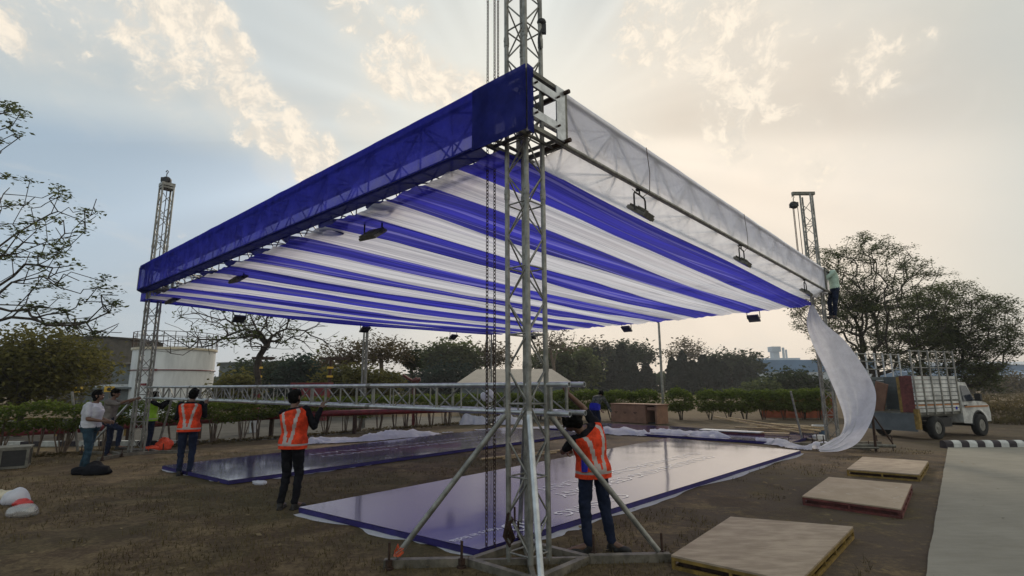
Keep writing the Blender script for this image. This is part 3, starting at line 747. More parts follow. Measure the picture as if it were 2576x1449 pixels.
def deck(name, label, quad, lines, seams):
    t = thing(name, label, 'stage deck', NP, YAW)
    q = [Vector((*uvof(p), 0)) for p in quad]
    m = MB(); m.prism([(p.x, p.y) for p in q], .012, H-.012, 0); m.build('skirt', M['vinylside'], t)
    c = sum(q, Vector())/4
    def fn(a, b):
        p = q[0]*(1-a)*(1-b)+q[1]*a*(1-b)+q[2]*a*b+q[3]*(1-a)*b
        e = min(1, min(a, 1-a)*30)*min(1, min(b, 1-b)*12)
        return (p.x, p.y, H+.002*e*nz((p.x*1.1, p.y*1.1, 2))-.004)
    m = MB(); m.grid(fn, 90, 30); m.build('printed_top', M['vinyl'], t)
    lettering(t, lines)
    return t
zt_ = H+.001
P1 = [G(1205, 1381, H), G(2014, 1133, H), G(1680, 1101, H), G(752, 1275, H)]
deck('stage_deck', 'long purple stage deck nearest the camera printed with white event lettering', P1,
     [('CORNING', 3.38, .93, .25, 1.76, zt_), ('50', 1.10, 1.02, .38, .5, zt_), ('Years in India', .58, 1.03, .12, .78, zt_),
      ('GROUNDBREAKING CEREMONY', 8.9, 1.72, .29, 6.3, zt_), ('GLASS MANUFACTURING PLANT', 9.3, 2.25, .29, 6.55, zt_)], 0)
P2 = [G(575, 1208, H), G(1480, 1088, H), G(1270, 1075, H), G(408, 1171, H)]
deck('stage_deck', 'long purple stage deck behind the two men in orange vests', P2,
     [('GROUNDBREAKING CEREMONY', 9.3, 9.25, .30, 6.7, zt_), ('GLASS MANUFACTURING PLANT', 9.6, 9.85, .30, 7.0, zt_)], 0)
P3 = [G(1760, 1087, H), G(1965, 1109, H), G(2052, 1083, H), G(1500, 1060, H)]
P3 = [UVP(13.4, 10.2), UVP(13.3, .95), UVP(17.2, .95), UVP(17.2, 10.2)]
deck('stage_deck', 'farthest purple stage deck lying crosswise before the hedge', P3, [], 0)
def underlay(label, pts, w, seed):
    m = MB(); pts = [Vector(p) for p in pts]
    def fn(a, b):
        k = a*(len(pts)-1); i = min(int(k), len(pts)-2); f = k-i; p = pts[i].lerp(pts[i+1], f)
        d = (pts[i+1]-pts[i]).normalized(); n = Vector((d.y, -d.x, 0))
        ww = w*(.6+1.1*abs(nz((a*9, seed, 0)))+.4*nz((a*31, seed, 3)))
        return p+n*(ww*b-.07)+Vector((0, 0, .008+.02*max(0, nz((a*25, b*2, seed)))))
    m.grid(fn, 90, 5); return tag(m.build('ground_sheet', M['sheet']), label, 'sheet')
g0 = lambda x, y: G(x, y, 0)
underlay('white ground sheet peeping out under the nearest stage deck', [g0(772, 1289), g0(1000, 1345), g0(1200, 1396), g0(1300, 1365), g0(1440, 1322), g0(1720, 1235), g0(2012, 1141)], .26, 1.3)
underlay('white ground sheet peeping out under the deck behind the workers', [g0(420, 1180), g0(578, 1215), g0(800, 1188), g0(1000, 1158)], .24, 5.1)

# plywood platforms
def ply(label, q, frame, stains):
    c = sum(q, Vector())/4; t = thing('plywood_platform', label, 'platform', (c.x, c.y, 0), 0, 'plywood platforms by the path')
    L = [p-c for p in q]; h = .115
    m = MB(); m.prism([(p.x, p.y) for p in L], h, h+.018); m.build('board', M['plystain'] if stains else M['woodply'], t)
    fr = MB()
    for i in range(4):
        a = Vector((L[i].x, L[i].y, 0)); b = Vector((L[(i+1) % 4].x, L[(i+1) % 4].y, 0)); a = a*.985; b = b*.985
        for z in (.016, .098): fr.beam(a+Vector((0, 0, z)), b+Vector((0, 0, z)), .03, .032)
        n = max(2, int((b-a).length/.42))
        for k in range(n+1):
            p = a.lerp(b, (k+.02)/(n+.04)); fr.box(p+Vector((0, 0, .057)), (.028, .028, .048), Matrix.Rotation(math.atan2((b-a).y, (b-a).x), 3, 'Z'))
    mid = MB(); ii = [(Vector((p.x, p.y, 0)))*.93 for p in L]; mid.prism([(p.x, p.y) for p in ii], .01, .112)
    fr.build('frame', frame, t); mid.build('inner_frame', M['rust'] if frame is M['yellow'] else frame, t)
    return t
def plystain():
    m, t, out = new_mat('stained_plywood'); tc = t.node('ShaderNodeTexCoord'); v = tc.outputs['Object']
    a = t.noise(v, 3, 6, .6); s = t.noise(v, 4.5, 7, .72, 1.2); d = t.noise(v, 1.8, 4, .6, .6)
    col = t.mix(t.sstep(a, .3, .7), (.36, .275, .185), (.45, .35, .25))
    col = t.mix(t.m('MULTIPLY', t.sstep(s, .60, .68), .75), col, (.55, .50, .44))
    col = t.mix(t.m('MULTIPLY', t.sstep(d, .62, .7), .5), col, (.17, .15, .13))
    p = t.node('ShaderNodeBsdfPrincipled'); t.l.new(col, p.inputs['Base Color']); p.inputs['Roughness'].default_value = .8; t.l.new(p.outputs[0], out.inputs[0])
    return m
M['plystain'] = plystain()
z1 = .13
ply('large plywood platform on a yellow frame nearest the camera', [G(1688, 1397, z1), G(2008, 1465, z1), G(2146, 1325, z1), G(1838, 1300, z1)], M['yellow'], 0)
ply('stained plywood platform on a dark red frame', [G(2018, 1248, z1), G(2266, 1281, z1), G(2293, 1218, z1), G(2085, 1200, z1)], M['redpaint'], 1)
ply('farthest plywood platform on a dull yellow frame', [G(2130, 1180, z1), G(2312, 1194, z1), G(2335, 1160, z1), G(2170, 1149, z1)], M['yellow'], 0)

# ---------------------------------------------------------------- the long truss carried by the workers
ct = thing('carried_truss', 'long bright truss carried level at shoulder height by the workers', 'truss', NP, YAW)
uc, cw, zc0, zc1, va, vb = .30, .145, 1.535, 1.845, -.46, 14.9
for s in (-1, 1):
    for z in (zc0, zc1):
        m = MB(); m.tube((uc+s*cw, va, z), (uc+s*cw, vb, z), .030, n=10, hollow=True); m.build('chord', M['alubright'], ct)
m = MB(); v = va+.25; k = 0
while v < vb-.4:
    for s in (-1, 1):
        m.tube((uc+s*cw, v, zc0), (uc+s*cw, v, zc1), .020 if k % 4 == 0 else .011, n=6, cap=False)
        m.tube((uc+s*cw, v, zc1 if k % 2 else zc0), (uc+s*cw, v+.48, zc0 if k % 2 else zc1), .0105, n=6, cap=False)
    for z in (zc0, zc1): m.tube((uc-cw, v, z), (uc+cw, v+(.24 if k % 2 else 0), z), .0105, n=5, cap=False)
    v += .48; k += 1
m.build('lacing', M['alu'], ct)
for v in (3.3, 7.2, 11.1):
    for s in (-1, 1):
        for z in (zc0, zc1):
            m = MB(); m.tube((uc+s*cw, v-.05, z), (uc+s*cw, v+.05, z), .036, n=10); m.build('joint_collar', M['alu'], ct)

# ---------------------------------------------------------------- loose white cloth
def cloth_heap(name, label, pts, widths, hts, seed, n=110, mat='sheet', rough=1.0):
    m = MB(); pts = [Vector((p.x, p.y, 0)) for p in pts]; K = len(pts)-1
    def fn(a, b):
        k = a*K; i = min(int(k), K-1); f = k-i; f = f*f*(3-2*f)
        p = pts[i].lerp(pts[i+1], k-i); d = (pts[i+1]-pts[i]).normalized(); nn = Vector((-d.y, d.x, 0))
        w = widths[i]*(1-f)+widths[i+1]*f; h = hts[i]*(1-f)+hts[i+1]*f
        w *= 1+.35*nz((a*13, seed, 1))*rough; x = (b-.5)*2
        x2 = x+.25*nz((a*8, b*3, seed))*rough
        e = max(0, 1-x*x)**.7
        q = (a*n*.05, b*1.2, seed)
        rid = 1-abs(nz((q[0]*1.0+q[1]*.6, q[1]*1.4, q[2])))*2.2; r2 = 1-abs(nz((q[0]*3.1-q[1]*.8, q[1]*2.6, q[2]+4)))*2.4
        z = h*e*(.48+.42*rid+.10*r2)
        z = max(z, .012+.02*(1+nz((a*30, b*6, seed))))
        return p+nn*(w*.5*x2)+Vector((.03*nz((a*20, b*3, seed+7)), .03*nz((a*20, b*3, seed+2)), z))
    m.grid(fn, n, 16); return tag(m.build(name, M[mat]), label, 'cloth')
def gl(*xy): return [G(x, y, 0) for x, y in xy]
cloth_heap('white_cloth', 'crumpled white cloth heap along the far edge of the deck behind the workers', gl((760, 1119), (800, 1115), (880, 1112), (960, 1106), (1040, 1098), (1105, 1093)), [.5, .9, .9, .9, .9, .4], [.05, .30, .18, .34, .28, .10], 2.2, 140)
cloth_heap('white_cloth', 'rumpled white cloth strip beside the man bending in blue', gl((1325, 1078), (1420, 1080), (1510, 1088), (1600, 1094), (1640, 1097)), [.5, .9, 1.5, 1.4, .8], [.08, .18, .26, .28, .16], 6.4, 120)
cloth_heap('white_cloth', 'folded white cloth lying along the edge of the farthest deck', gl((1636, 1094), (1690, 1095), (1750, 1098), (1800, 1103), (1855, 1109)), [.8, .8, .8, .8, .3], [.28, .24, .22, .28, .06], 9.7, 90)
cloth_heap('white_cloth', 'thin white cloth trailing over the far corner of the nearest deck', gl((1905, 1113), (1960, 1120), (2010, 1130), (2050, 1134)), [.25, .5, .5, .35], [.17, .22, .2, .2], 12.5, 60)
cloth_heap('white_cloth', 'narrow white cloth scrap on the ground behind the near tower', gl((1195, 1083), (1260, 1080), (1330, 1078)), [.25, .4, .3], [.05, .06, .05], 15.1, 50)
cloth_heap('white_cloth', 'small flat white scrap on the soil beyond the heap', gl((1112, 1090), (1140, 1089)), [.2, .25], [.03, .04], 25.1, 20)
cloth_heap('white_cloth', 'small flat white scrap on the soil left of the nearest deck far side', gl((1435, 1113), (1475, 1110)), [.2, .2], [.03, .03], 27.1, 20)
# cloth draped over the outriggers of the far tower
m = MB(); bb = UVP(SIDE, SIDE)
def drape(x0, x1, yb, seed, ztop):
    def fn(a, b):
        x = x0+(x1-x0)*a; t = b*2-1; h = ztop*(.62+.55*nz((x*1.5, seed, 0))+.2*nz((x*5, seed, 4)))*(1-.7*abs(2*a-1)**4)
        z = max(.02, h*(1-abs(t)**1.4)+.10*nz((x*3.2, b*3, seed))*(1-abs(t)))
        return (x+.10*nz((a*5, b*4, seed)), yb+t*(.50+.25*nz((x*2.1, seed, 8)))+.08*nz((a*9, b*2, seed+3)), z)
    return fn
m.grid(drape(bb.x-1.5, bb.x-.15, bb.y-.1, 3.3, .72), 30, 16)
tag(m.build('white_cloth', M['sheet']), 'white sheet draped over the left outrigger of the far tower', 'cloth')
m = MB(); m.grid(drape(bb.x+.12, bb.x+1.5, bb.y-.1, 8.3, .70), 30, 16)
tag(m.build('white_cloth', M['sheet']), 'white sheet draped over the right outrigger of the far tower', 'cloth')
m = MB(); m.ball(bb+Vector((-.1, -.3, 1.35)), (.26, .2, .32), 18, 14); m.ball(bb+Vector((-.36, -.3, 1.3)), (.16, .16, .22), 14, 10)
for i, p in enumerate(m.v): m.v[i] = tuple(Vector(p)+Vector((nz(p, 5), nz((p[1], p[0], p[2]), 5), nz((p[2], p[0], 1), 5)))*.07)
tag(m.build('white_bundle', M['sheet']), 'white cloth bundle tied to the far tower above the draped sheets', 'cloth')

# the white cloth blowing down from the right tower
Lc = [(2038, 770, 16.5), (2030, 815, 16.3), (2044, 868, 16.1), (2078, 935, 15.9), (2107, 1000, 15.6), (2124, 1055, 15.3), (2118, 1088, 15.1), (2098, 1104, 14.9), (2074, 1118, 14.7), (2056, 1126, 14.6)]
Rc = [(2046, 766, 16.5), (2075, 812, 16.1), (2128, 858, 15.6), (2170, 915, 15.2), (2200, 975, 14.9), (2202, 1020, 14.7), (2188, 1068, 14.5), (2158, 1112, 14.3), (2112, 1134, 14.2), (2064, 1136, 14.3)]
def spl(P, t):
    k = t*(len(P)-1); i = min(int(k), len(P)-2); f = k-i
    a, b, c, d = P[max(i-1, 0)], P[i], P[i+1], P[min(i+2, len(P)-1)]
    return b + .5*f*(c-a+f*(2*a-5*b+4*c-d+f*(3*(b-c)+d-a)))
LV = [AT(*p) for p in Lc]; RV = [AT(*p) for p in Rc]
for P in (LV, RV):
    for p in P: p.z = max(p.z, .03)
m = MB()
def fly(a, b):
    l, r = spl(LV, b), spl(RV, b); p = l.lerp(r, a)
    bul = math.sin(math.pi*a)*(.30*math.sin(math.pi*min(1, b*1.1)))
    f = .06*nz((a*3.2, b*1.6, 5))+.05*nz((a*7+b*2, b*1.2, 9))+.045*nz((a*15+b*5, b*1.6, 3))
    return p+Vector((.25*bul, bul*.9+f, .02*nz((a*5, b*8, 1))))
m.grid(fly, 26, 90)
tag(m.build('flying_cloth', M['sheet']), 'large white cloth billowing down in front of the right tower', 'cloth')
m = MB(); k0_ = G(2066, 1130)
m.ball((k0_.x, k0_.y, .11), (.26, .16, .13), 16, 10)
for i, p in enumerate(m.v): m.v[i] = tuple(Vector(p)+Vector((nz(p, 6), nz((p[1], p[0], p[2]), 6), nz((p[2], p[0], 1), 6)))*.06)
tag(m.build('white_bundle', M['sheet']), 'knotted white cloth bundle at the foot of the flying cloth', 'cloth')
# rusty stand the cloth has blown against
sp = G(2204, 1136); t = thing('steel_stand', 'dark steel outrigger stand beside the flying cloth', 'stand', sp)
for nm, a, b, r in (('post', (0, 0, 0), (.08, .05, 1.95), .035), ('arm', (-1.3, .35, .16), (.55, .0, .14), .045), ('arm', (-.9, -.1, .12), (0.05, -.05, .10), .03), ('brace', (.02, 0, 1.0), (.5, .02, .2), .022), ('screw_jack', (.5, .04, 0), (.5, .04, .42), .015), ('screw_jack', (-1.2, .36, 0), (-1.2, .36, .4), .015)):
    m = MB(); m.tube(a, b, r, n=7); m.build(nm, M['rust'] if nm != 'arm' else M['aludark'], t)

# loose poles standing at an angle at the tower feet
def pole(label, a, b, r=.034, mat='alu', group=None, name='steel_pole'):
    m = MB(); a = Vector(a); b = Vector(b); c = a
    m.tube(a-c, b-c, r, n=8); return tag(m.build(name, M[mat], None, c), label, 'pole', group)
a = G(196, 1137); pole('grey pole leaning left beside the man in the white shirt', a, AT(181, 985, a.y-.1))
a = G(395, 1131); pole('grey pole leaning right between the green and orange vests', a, AT(433, 1001, a.y+.1))
a = G(2019, 1108); pole('grey pole leaning left in front of the orange sheet', a, AT(1989, 984, a.y))
pole('pale wooden pole lying between the two long decks', G(1210, 1158)+Vector((0, 0, .03)), G(1425, 1134)+Vector((0, 0, .03)), .03, 'wood', None, 'wooden_pole')
pole('orange brown pole lying beside the pale wooden pole', G(1265, 1157)+Vector((0, 0, .03)), G(1400, 1141)+Vector((0, 0, .03)), .022, 'wood', None, 'wooden_pole')
# bamboo and planks near the right tower
for i, (x0, y0, x1, y1, z0, z1_) in enumerate([(1795, 1048, 2010, 1088, .55, .12), (1830, 1051, 2065, 1085, .45, .1), (1850, 1075, 2060, 1083, .06, .06), (1880, 1080, 2075, 1081, .06, .1), (1905, 1072, 2072, 1076, .12, .14), (1890, 1084, 2060, 1090, .05, .05), (1940, 1066, 2035, 1073, .18, .2), (1920, 1086, 2070, 1088, .1, .1)]):
    a = G(x0, y0+8, z0); b = G(x1, y1, z1_)
    a = AT(x0, y0, 20.5+.2*i); b = AT(x1, y1, 18.6+.25*i); a.z = max(a.z, .05); b.z = max(b.z, .05)
    pole('pale bamboo pole in the loose pile before the hedge', a, b, .033, 'wood', 'bamboo poles in the pile', 'bamboo_pole')
m = MB(); a = AT(1765, 1066, 20.6); b = AT(1915, 1075, 19.2); a.z = b.z = .17; m.beam(a, b, .5, .03, 0); m.beam(a+Vector((0, -.2, -.06)), b+Vector((0, -.2, -.06)), .04, .09, 1)
tag(m.build('plank', [M['whitepaint'], M['redpaint']]), 'white topped plank with a red edge before the bamboo pile', 'plank')
m = MB(); a = AT(1870, 1076, 19.6); b = AT(1985, 1083, 18.9); a.z = b.z = .15; m.beam(a, b, .3, .03)
tag(m.build('plank', M['wood']), 'bare wooden plank leading to the bamboo pile', 'plank')
b_ = G(2064, 1094); t = thing('water_tub', 'blue tub with a white rim left of the right tower', 'tub', b_)
m = MB(); m.grid(lambda a, b: ((.17+.06*b)*math.cos(6.283*a), (.17+.06*b)*math.sin(6.283*a), .02+.3*b), 16, 4); m.build('tub', pbr('tub_blue', (.10, .17, .26), .5), t)
m = MB(); m.path([(.24*math.cos(k*.393), .24*math.sin(k*.393), .33) for k in range(17)], .02, 5); m.build('rim', M['whitepaint'], t)
m = MB(); c_ = G(2062, 1105); m.box((0, 0, .06), (.36, .22, .12)); m.box((0, 0, .13), (.30, .18, .02))
tag(m.build('white_box', M['whitepaint'], None, c_), 'small white box on the ground before the blue tub', 'box')
# orange sheet hung behind the hedge
m = MB(); a = AT(1915, 1030, 30.2); b = AT(2105, 1030, 29.4)
m.grid(lambda s, q: tuple(Vector((a.x, a.y, 0)).lerp(Vector((b.x, b.y, 0)), s)+Vector((0, .08*nz((s*9, q*2, 3)), -.0+1.2*q))), 30, 6)
tag(m.build('orange_sheet', fabric('orange_tarpaulin', (.17, .058, .035), .3, .0, .4, (1, 1, 1), 2.2, .3)), 'faded orange sheet hanging behind the right hedge', 'sheet')
# crate
a = G(1538, 1062); b = G(1650, 1069)
t = thing('board_crate', 'brown board crate with a dark opening before the hedge', 'crate', a)
dx = (b-a); L = dx.length+.12; ang = math.atan2(dx.y, dx.x)
t.rotation_euler = (0, 0, ang)
m = MB(); m.box((L*.38, .45, .46), (L*.76, .9, .86)); m.box((L*.5, .45, .905), (L*1.0+.06, .96, .04)); m.box((L*.965, .45, .46), (.10, .88, .86)); m.box((L*.86, .86, .46), (L*.2, .06, .85)); m.box((L*.86, .06, .72), (L*.155, .04, .14)); m.build('body', M['crate'], t)
m = MB(); m.box((L*.86, .45, .06), (L*.17, .7, .05)); m.build('dark_floor', M['black'], t)
m = MB()
for cx in (L*.10, L*.30, L*.52):
    for k in range(3): m.box((cx+.05*k, -.004, .52-.05*(k % 2)), (.10, .004, .03))
m.build('print_mark', M['rust'], t)

# ---------------------------------------------------------------- things on the grass at the left
c_ = G(57, 1181)+Vector((-.36, 0, 0)); t = thing('road_case', 'black flight case with pale edges at the left border', 'case', c_, R(36))
m = MB(); m.box((-.15, .3, .24), (.95, .6, .40)); m.build('panel', M['black'], t)
f = MB()
for x in (-.62, .32):
    for y in (0.0, .6):
        f.box((x, y, .24), (.05, .05, .46))
for z in (.035, .445):
    for y in (0, .6): f.box((-.15, y, z), (.99, .045, .05))
    for x in (-.62, .32): f.box((x, .3, z), (.045, .56, .05))
f.box((-.15, 0.0, .24), (.045, .04, .42)); f.build('edge_frame', M['aludark'], t)
m = MB(); m.box((-.15, .3, .48), (1.02, .66, .03)); m.build('lid', M['aludark'], t)
def blob(name, label, cat, c, r, mat, amp=.25, sc=3.5, group=None, seed=0):
    m = MB(); m.ball((0, 0, 0), r, 28, 18)
    for i, p in enumerate(m.v):
        q = Vector(p); k = 1+amp*nz((q.x*sc+seed, q.y*sc, q.z*sc))+amp*.5*nz((q.x*sc*2.7, q.y*sc*2.7, q.z*sc*2.7+seed))
        q = q*k; q.z = max(q.z, -r[2]*.55); m.v[i] = tuple(q)
    o = m.build(name, M[mat], None, (c.x, c.y, r[2]*.55)); return tag(o, label, cat, group)
blob('cable_heap', 'heap of black cable and cloth at the feet of the man in jeans', 'heap', G(228, 1193), (.36, .2, .15), 'blackcloth', .5, 4, None, 2)
blob('plastic_bag', 'white plastic bag bulging on the grass at the left', 'bag', G(38, 1266), (.18, .14, .15), 'sheet', .4, 4, None, 3)
blob('plastic_bag', 'red plastic bag half under the white bag', 'bag', G(52, 1275), (.15, .08, .08), 'redbag', .4, 5, None, 5)
blob('plastic_bag', 'cream plastic bag behind the white bag at the left border', 'bag', G(4, 1262), (.17, .14, .14), 'creambag', .4, 4, None, 8)
blob('plastic_bag', 'clear plastic bag lying in front of the coloured bags', 'bag', G(55, 1300), (.20, .12, .11), 'clear', .3, 5, None, 11)
blob('orange_bag', 'bright orange bag on the ground right of the left tower', 'bag', G(411, 1131), (.21, .19, .22), 'orangebag', .45, 6, None, 4)
blob('orange_cloth', 'orange cloth on a dark pouch beside the left tower foot', 'cloth', G(380, 1134), (.26, .14, .10), 'orangebag', .4, 6, None, 14)
blob('dark_pouch', 'dark pouch behind the orange cloth', 'bag', G(386, 1128), (.24, .14, .15), 'blackcloth', .3, 5, None, 17)
for i, (x, y) in enumerate([(652, 1219), (1190, 1410), (640, 1217)][:1]):
    blob('white_scrap', 'crumpled white scrap on the edge of the second deck', 'cloth', G(x, y), (.14, .07, .05), 'sheet', .6, 8, None, 21)
lf = MB()
for i in range(420):
    Y = 3.5+12*random.random()**1.5; X = (random.random()*2-1)*Y*.95
    a = random.random()*6.28; s = .02+.035*random.random(); c = Vector((X, Y, .018+.02*random.random()))
    d = Vector((math.cos(a), math.sin(a), .3*random.uniform(-1, 1))); e = Vector((-d.y, d.x, .4*random.uniform(-1, 1)))
    lf.add([c-d*s, c+e*s*.45, c+d*s, c-e*s*.45], [(0, 1, 2, 3)])
tag(lf.build('fallen_leaves', leafmat('fallen_leaf', (.10, .07, .035), (.32, .25, .15), .2)), 'pale dry leaves scattered over the ground', 'leaves', kind='stuff')
# ---------------------------------------------------------------- people
def cap(mb, p0, p1, r0, r1, n=12):
    p0 = Vector(p0); p1 = Vector(p1); d = (p1-p0)
    L = d.length
    if L < 1e-5: return
    d.normalize(); x = d.orthogonal().normalized(); y = d.cross(x); rings = []
    for k in range(4):
        t = math.pi/2*k/4; rings.append((p0-d*(r0*math.cos(t)), r0*math.sin(t)))
    rings += [(p0, r0), (p1, r1)]
    for k in range(1, 5):
        t = math.pi/2*k/4; rings.append((p1+d*(r1*math.sin(t)), r1*math.cos(t)))
    vs = []
    for c, r in rings:
        r = max(r, 1e-4)
        for i in range(n): a = 6.2832*i/n; vs.append(c+x*(r*math.cos(a))+y*(r*math.sin(a)))
    m = len(rings)
    mb.add(vs, [(j*n+i, j*n+(i+1) % n, (j+1)*n+(i+1) % n, (j+1)*n+i) for j in range(m-1) for i in range(n)]+[tuple(range(n))[::-1], tuple(range((m-1)*n, m*n))], 0, True)
def remeshed(mb, voxel, smooth=2, wrinkle=0.0, seed=0):
    me = bpy.data.meshes.new('tmp'); me.from_pydata(mb.v, [], mb.f); me.update()
    o = bpy.data.objects.new('tmp', me); COL.objects.link(o)
    md = o.modifiers.new('r', 'REMESH'); md.mode = 'VOXEL'; md.voxel_size = voxel; md.use_smooth_shade = True
    if smooth: s = o.modifiers.new('s', 'SMOOTH'); s.factor = .5; s.iterations = smooth
    dg = bpy.context.evaluated_depsgraph_get(); out = bpy.data.meshes.new_from_object(o.evaluated_get(dg))
    bpy.data.objects.remove(o); bpy.data.meshes.remove(me)
    n = len(out.vertices)
    if wrinkle and n:
        co = np.empty(n*3); out.vertices.foreach_get('co', co); co = co.reshape(-1, 3)
        no = np.empty(n*3); out.vertices.foreach_get('normal', no); no = no.reshape(-1, 3)
        w = np.array([nz((c[0]*9+seed, c[1]*9, c[2]*16))+.5*nz((c[0]*20, c[1]*20+seed, c[2]*30)) for c in co])
        out.vertices.foreach_set('co', (co+no*(w*wrinkle)[:, None]).ravel())
    out.polygons.foreach_set('use_smooth', [True]*len(out.polygons)); out.update()
    return out
def link_mesh(name, me, mats, parent):
    me.name = name; me.materials.clear()
    for m in (mats if isinstance(mats, (list, tuple)) else [mats]): me.materials.append(m)
    o = bpy.data.objects.new(name, me); COL.objects.link(o); o.parent = parent; return o
BASEJ = dict(pelvis=(0, 0, .95), waist=(0, .005, 1.08), chest=(0, .01, 1.26), neck=(0, 0, 1.46), head=(0, .02, 1.60), face=(0, 1, 0),
             shR=(.185, 0, 1.40), shL=(-.185, 0, 1.40), elR=(.23, -.02, 1.12), elL=(-.23, -.02, 1.12), wrR=(.25, .1, .88), wrL=(-.25, .1, .88),
             hipR=(.09, 0, .90), hipL=(-.09, 0, .90), knR=(.1, .02, .49), knL=(-.1, .02, .49), anR=(.105, -.02, .085), anL=(-.105, -.02, .085),
             toeR=(.13, .15, .03), toeL=(-.13, .15, .03), curl=.5)
def person(label, loc, rz, J, top, sleeve, legs, vest=None, sc=1.0, bulk=1.0, fine=False, voxel=.011, extra=None, sleeve_len=1.0, girth=1.0):
    j = dict(BASEJ); j.update(J); V = {k: (Vector(v)*sc if isinstance(v, (tuple, list)) and k != 'face' else v) for k, v in j.items()}
    t = thing('person', label, 'person', loc, rz)
    fc = Vector(j['face']).normalized()
    upv = (V['head']-V['neck']).normalized(); hx = fc.cross(upv).normalized(); hu = hx.cross(fc).normalized()
    hrot = Matrix((hx, fc, hu)).transposed()
    H = V['head']; q = lambda x, y, z: H+hrot @ (Vector((x, y, z))*sc)
    # torso frames: half-width, half-depth along the spine
    across = (V['shR']-V['shL']).normalized(); hacross = (V['hipR']-V['hipL']).normalized()
    spine = [V['pelvis']-Vector((0, 0, .10))*sc, V['pelvis'], V['waist'], V['chest'], (V['shR']+V['shL'])/2-(V['neck']-V['chest'])*.12, V['neck']]
    wid = [.155, .165, .15, .175, .19, .075]; dep = [.10, .118, .108, .125, .10, .065]
    def torso(mb, off, t0=0.0, t1=1.0, nu=56, nv=36, closed=True, matfn=None):
        S = len(spine)-1; vs = []; fs = []; ms = []
        for jv in range(nv+1):
            k = (t0+(t1-t0)*jv/nv)*S; i = min(int(k), S-1); f = k-i; f2 = f*f*(3-2*f)
            c = spine[i].lerp(spine[i+1], f); ax = hacross.lerp(across, min(1, k/3.5)).normalized()
            d = (spine[i+1]-spine[i]).normalized(); ay = d.cross(ax).normalized(); ax = ay.cross(d).normalized()
            w = (wid[i]*(1-f2)+wid[i+1]*f2)*sc*bulk; dd = (dep[i]*(1-f2)+dep[i+1]*f2)*sc*bulk*girth
            for iu in range(nu):
                a = 6.2832*iu/nu; ca, sa = math.cos(a), math.sin(a)
                pw = .8; xx = math.copysign(abs(ca)**pw, ca); yy = math.copysign(abs(sa)**pw, sa)
                vs.append(c+ax*((w+off)*xx)+ay*((dd+off)*yy))
        for jv in range(nv):
            for iu in range(nu):
                fs.append((jv*nu+iu, jv*nu+(iu+1) % nu, (jv+1)*nu+(iu+1) % nu, (jv+1)*nu+iu)); ms.append(matfn(iu/nu, (jv+.5)/nv) if matfn else 0)
        o = len(mb.v); mb.v.extend([tuple(p) for p in vs])
        for f_, m_ in zip(fs, ms): mb.f.append(tuple(i+o for i in f_)); mb.m.append(m_); mb.s.append(True)
        if closed: mb.add(vs, [tuple(range(nu))[::-1], tuple(range(nv*nu, (nv+1)*nu))])
    # skin: one continuous body
    b = MB(); torso(b, -.012)
    cap(b, V['neck']-Vector((0, 0, .05))*sc, H+hrot @ Vector((0, -.015, -.06))*sc, .055*sc, .05*sc)
    b.ball(H, (.072*sc, .092*sc, .108*sc), 20, 14, 0, hrot); b.ball(q(0, .03, -.055), (.055*sc, .062*sc, .06*sc), 14, 10, 0, hrot)
    cap(b, q(0, .088, .01), q(0, .108, -.028), .011*sc, .016*sc, 8); cap(b, q(-.025, .085, -.062), q(.025, .085, -.062), .010*sc, .010*sc, 8)
    for s in (-1, 1): b.ball(q(.074*s, -.005, -.012), (.013*sc, .026*sc, .036*sc), 8, 6, 0, hrot)
    for s in ('R', 'L'):
        sg = 1 if s == 'R' else -1
        cap(b, V['sh'+s], V['el'+s], .05*sc*bulk, .038*sc*bulk); cap(b, V['el'+s], V['wr'+s], .038*sc*bulk, .026*sc)
        cap(b, V['hip'+s], V['kn'+s], .078*sc*bulk, .052*sc); cap(b, V['kn'+s], V['an'+s], .05*sc, .034*sc); cap(b, V['an'+s], V['toe'+s], .035*sc, .026*sc)
        hd = (V['wr'+s]-V['el'+s]).normalized()
        if 'hd'+s in j: hd = Vector(j['hd'+s]).normalized()
        pn = Vector(j.get('palm'+s, (-sg, 0, 0))); pn = (pn-hd*pn.dot(hd)).normalized(); sd = hd.cross(pn).normalized()*sg
        W = V['wr'+s]; rot = Matrix((sd, hd, pn)).transposed()
        b.ball(W+hd*.05*sc, (.040*sc, .052*sc, .016*sc), 12, 8, 0, rot)
        for k, (off, ln) in enumerate(((-.030, .066), (-.010, .078), (.010, .074), (.030, .058))):
            cu = j['curl']*(1+.12*k); r0 = W+hd*.088*sc+sd*off*sc
            r1 = r0+(hd*math.cos(cu*.6)+pn*math.sin(cu*.6))*ln*.5*sc; r2 = r1+(hd*math.cos(cu*1.9)+pn*math.sin(cu*1.9))*ln*.5*sc
            cap(b, r0-hd*.01, r1, .0095*sc, .0085*sc, 8); cap(b, r1, r2, .0085*sc, .007*sc, 8)
        r0 = W+hd*.03*sc-sd*.036*sc; r1 = r0+(hd*.6-sd*.6+pn*.5).normalized()*.04*sc; r2 = r1+(hd*.9+pn*.5).normalized()*.032*sc
        cap(b, r0, r1, .0115*sc, .010*sc, 8); cap(b, r1, r2, .010*sc, .008*sc, 8)
    link_mesh('body', remeshed(b, .0065 if fine else .0085, 2), M['skin'], t)
    e = MB()
    # hair
    h = MB(); h.ball(q(0, -.016, .022), (.094*sc, .110*sc, .108*sc), 18, 12, 0, hrot); h.ball(q(0, -.05, -.03), (.080*sc, .062*sc, .075*sc), 14, 10, 0, hrot); h.ball(q(0, .050, .085), (.070*sc, .048*sc, .034*sc), 12, 8, 0, hrot)
    link_mesh('hair', remeshed(h, .008, 1, .018, 3), M['hair'], t)
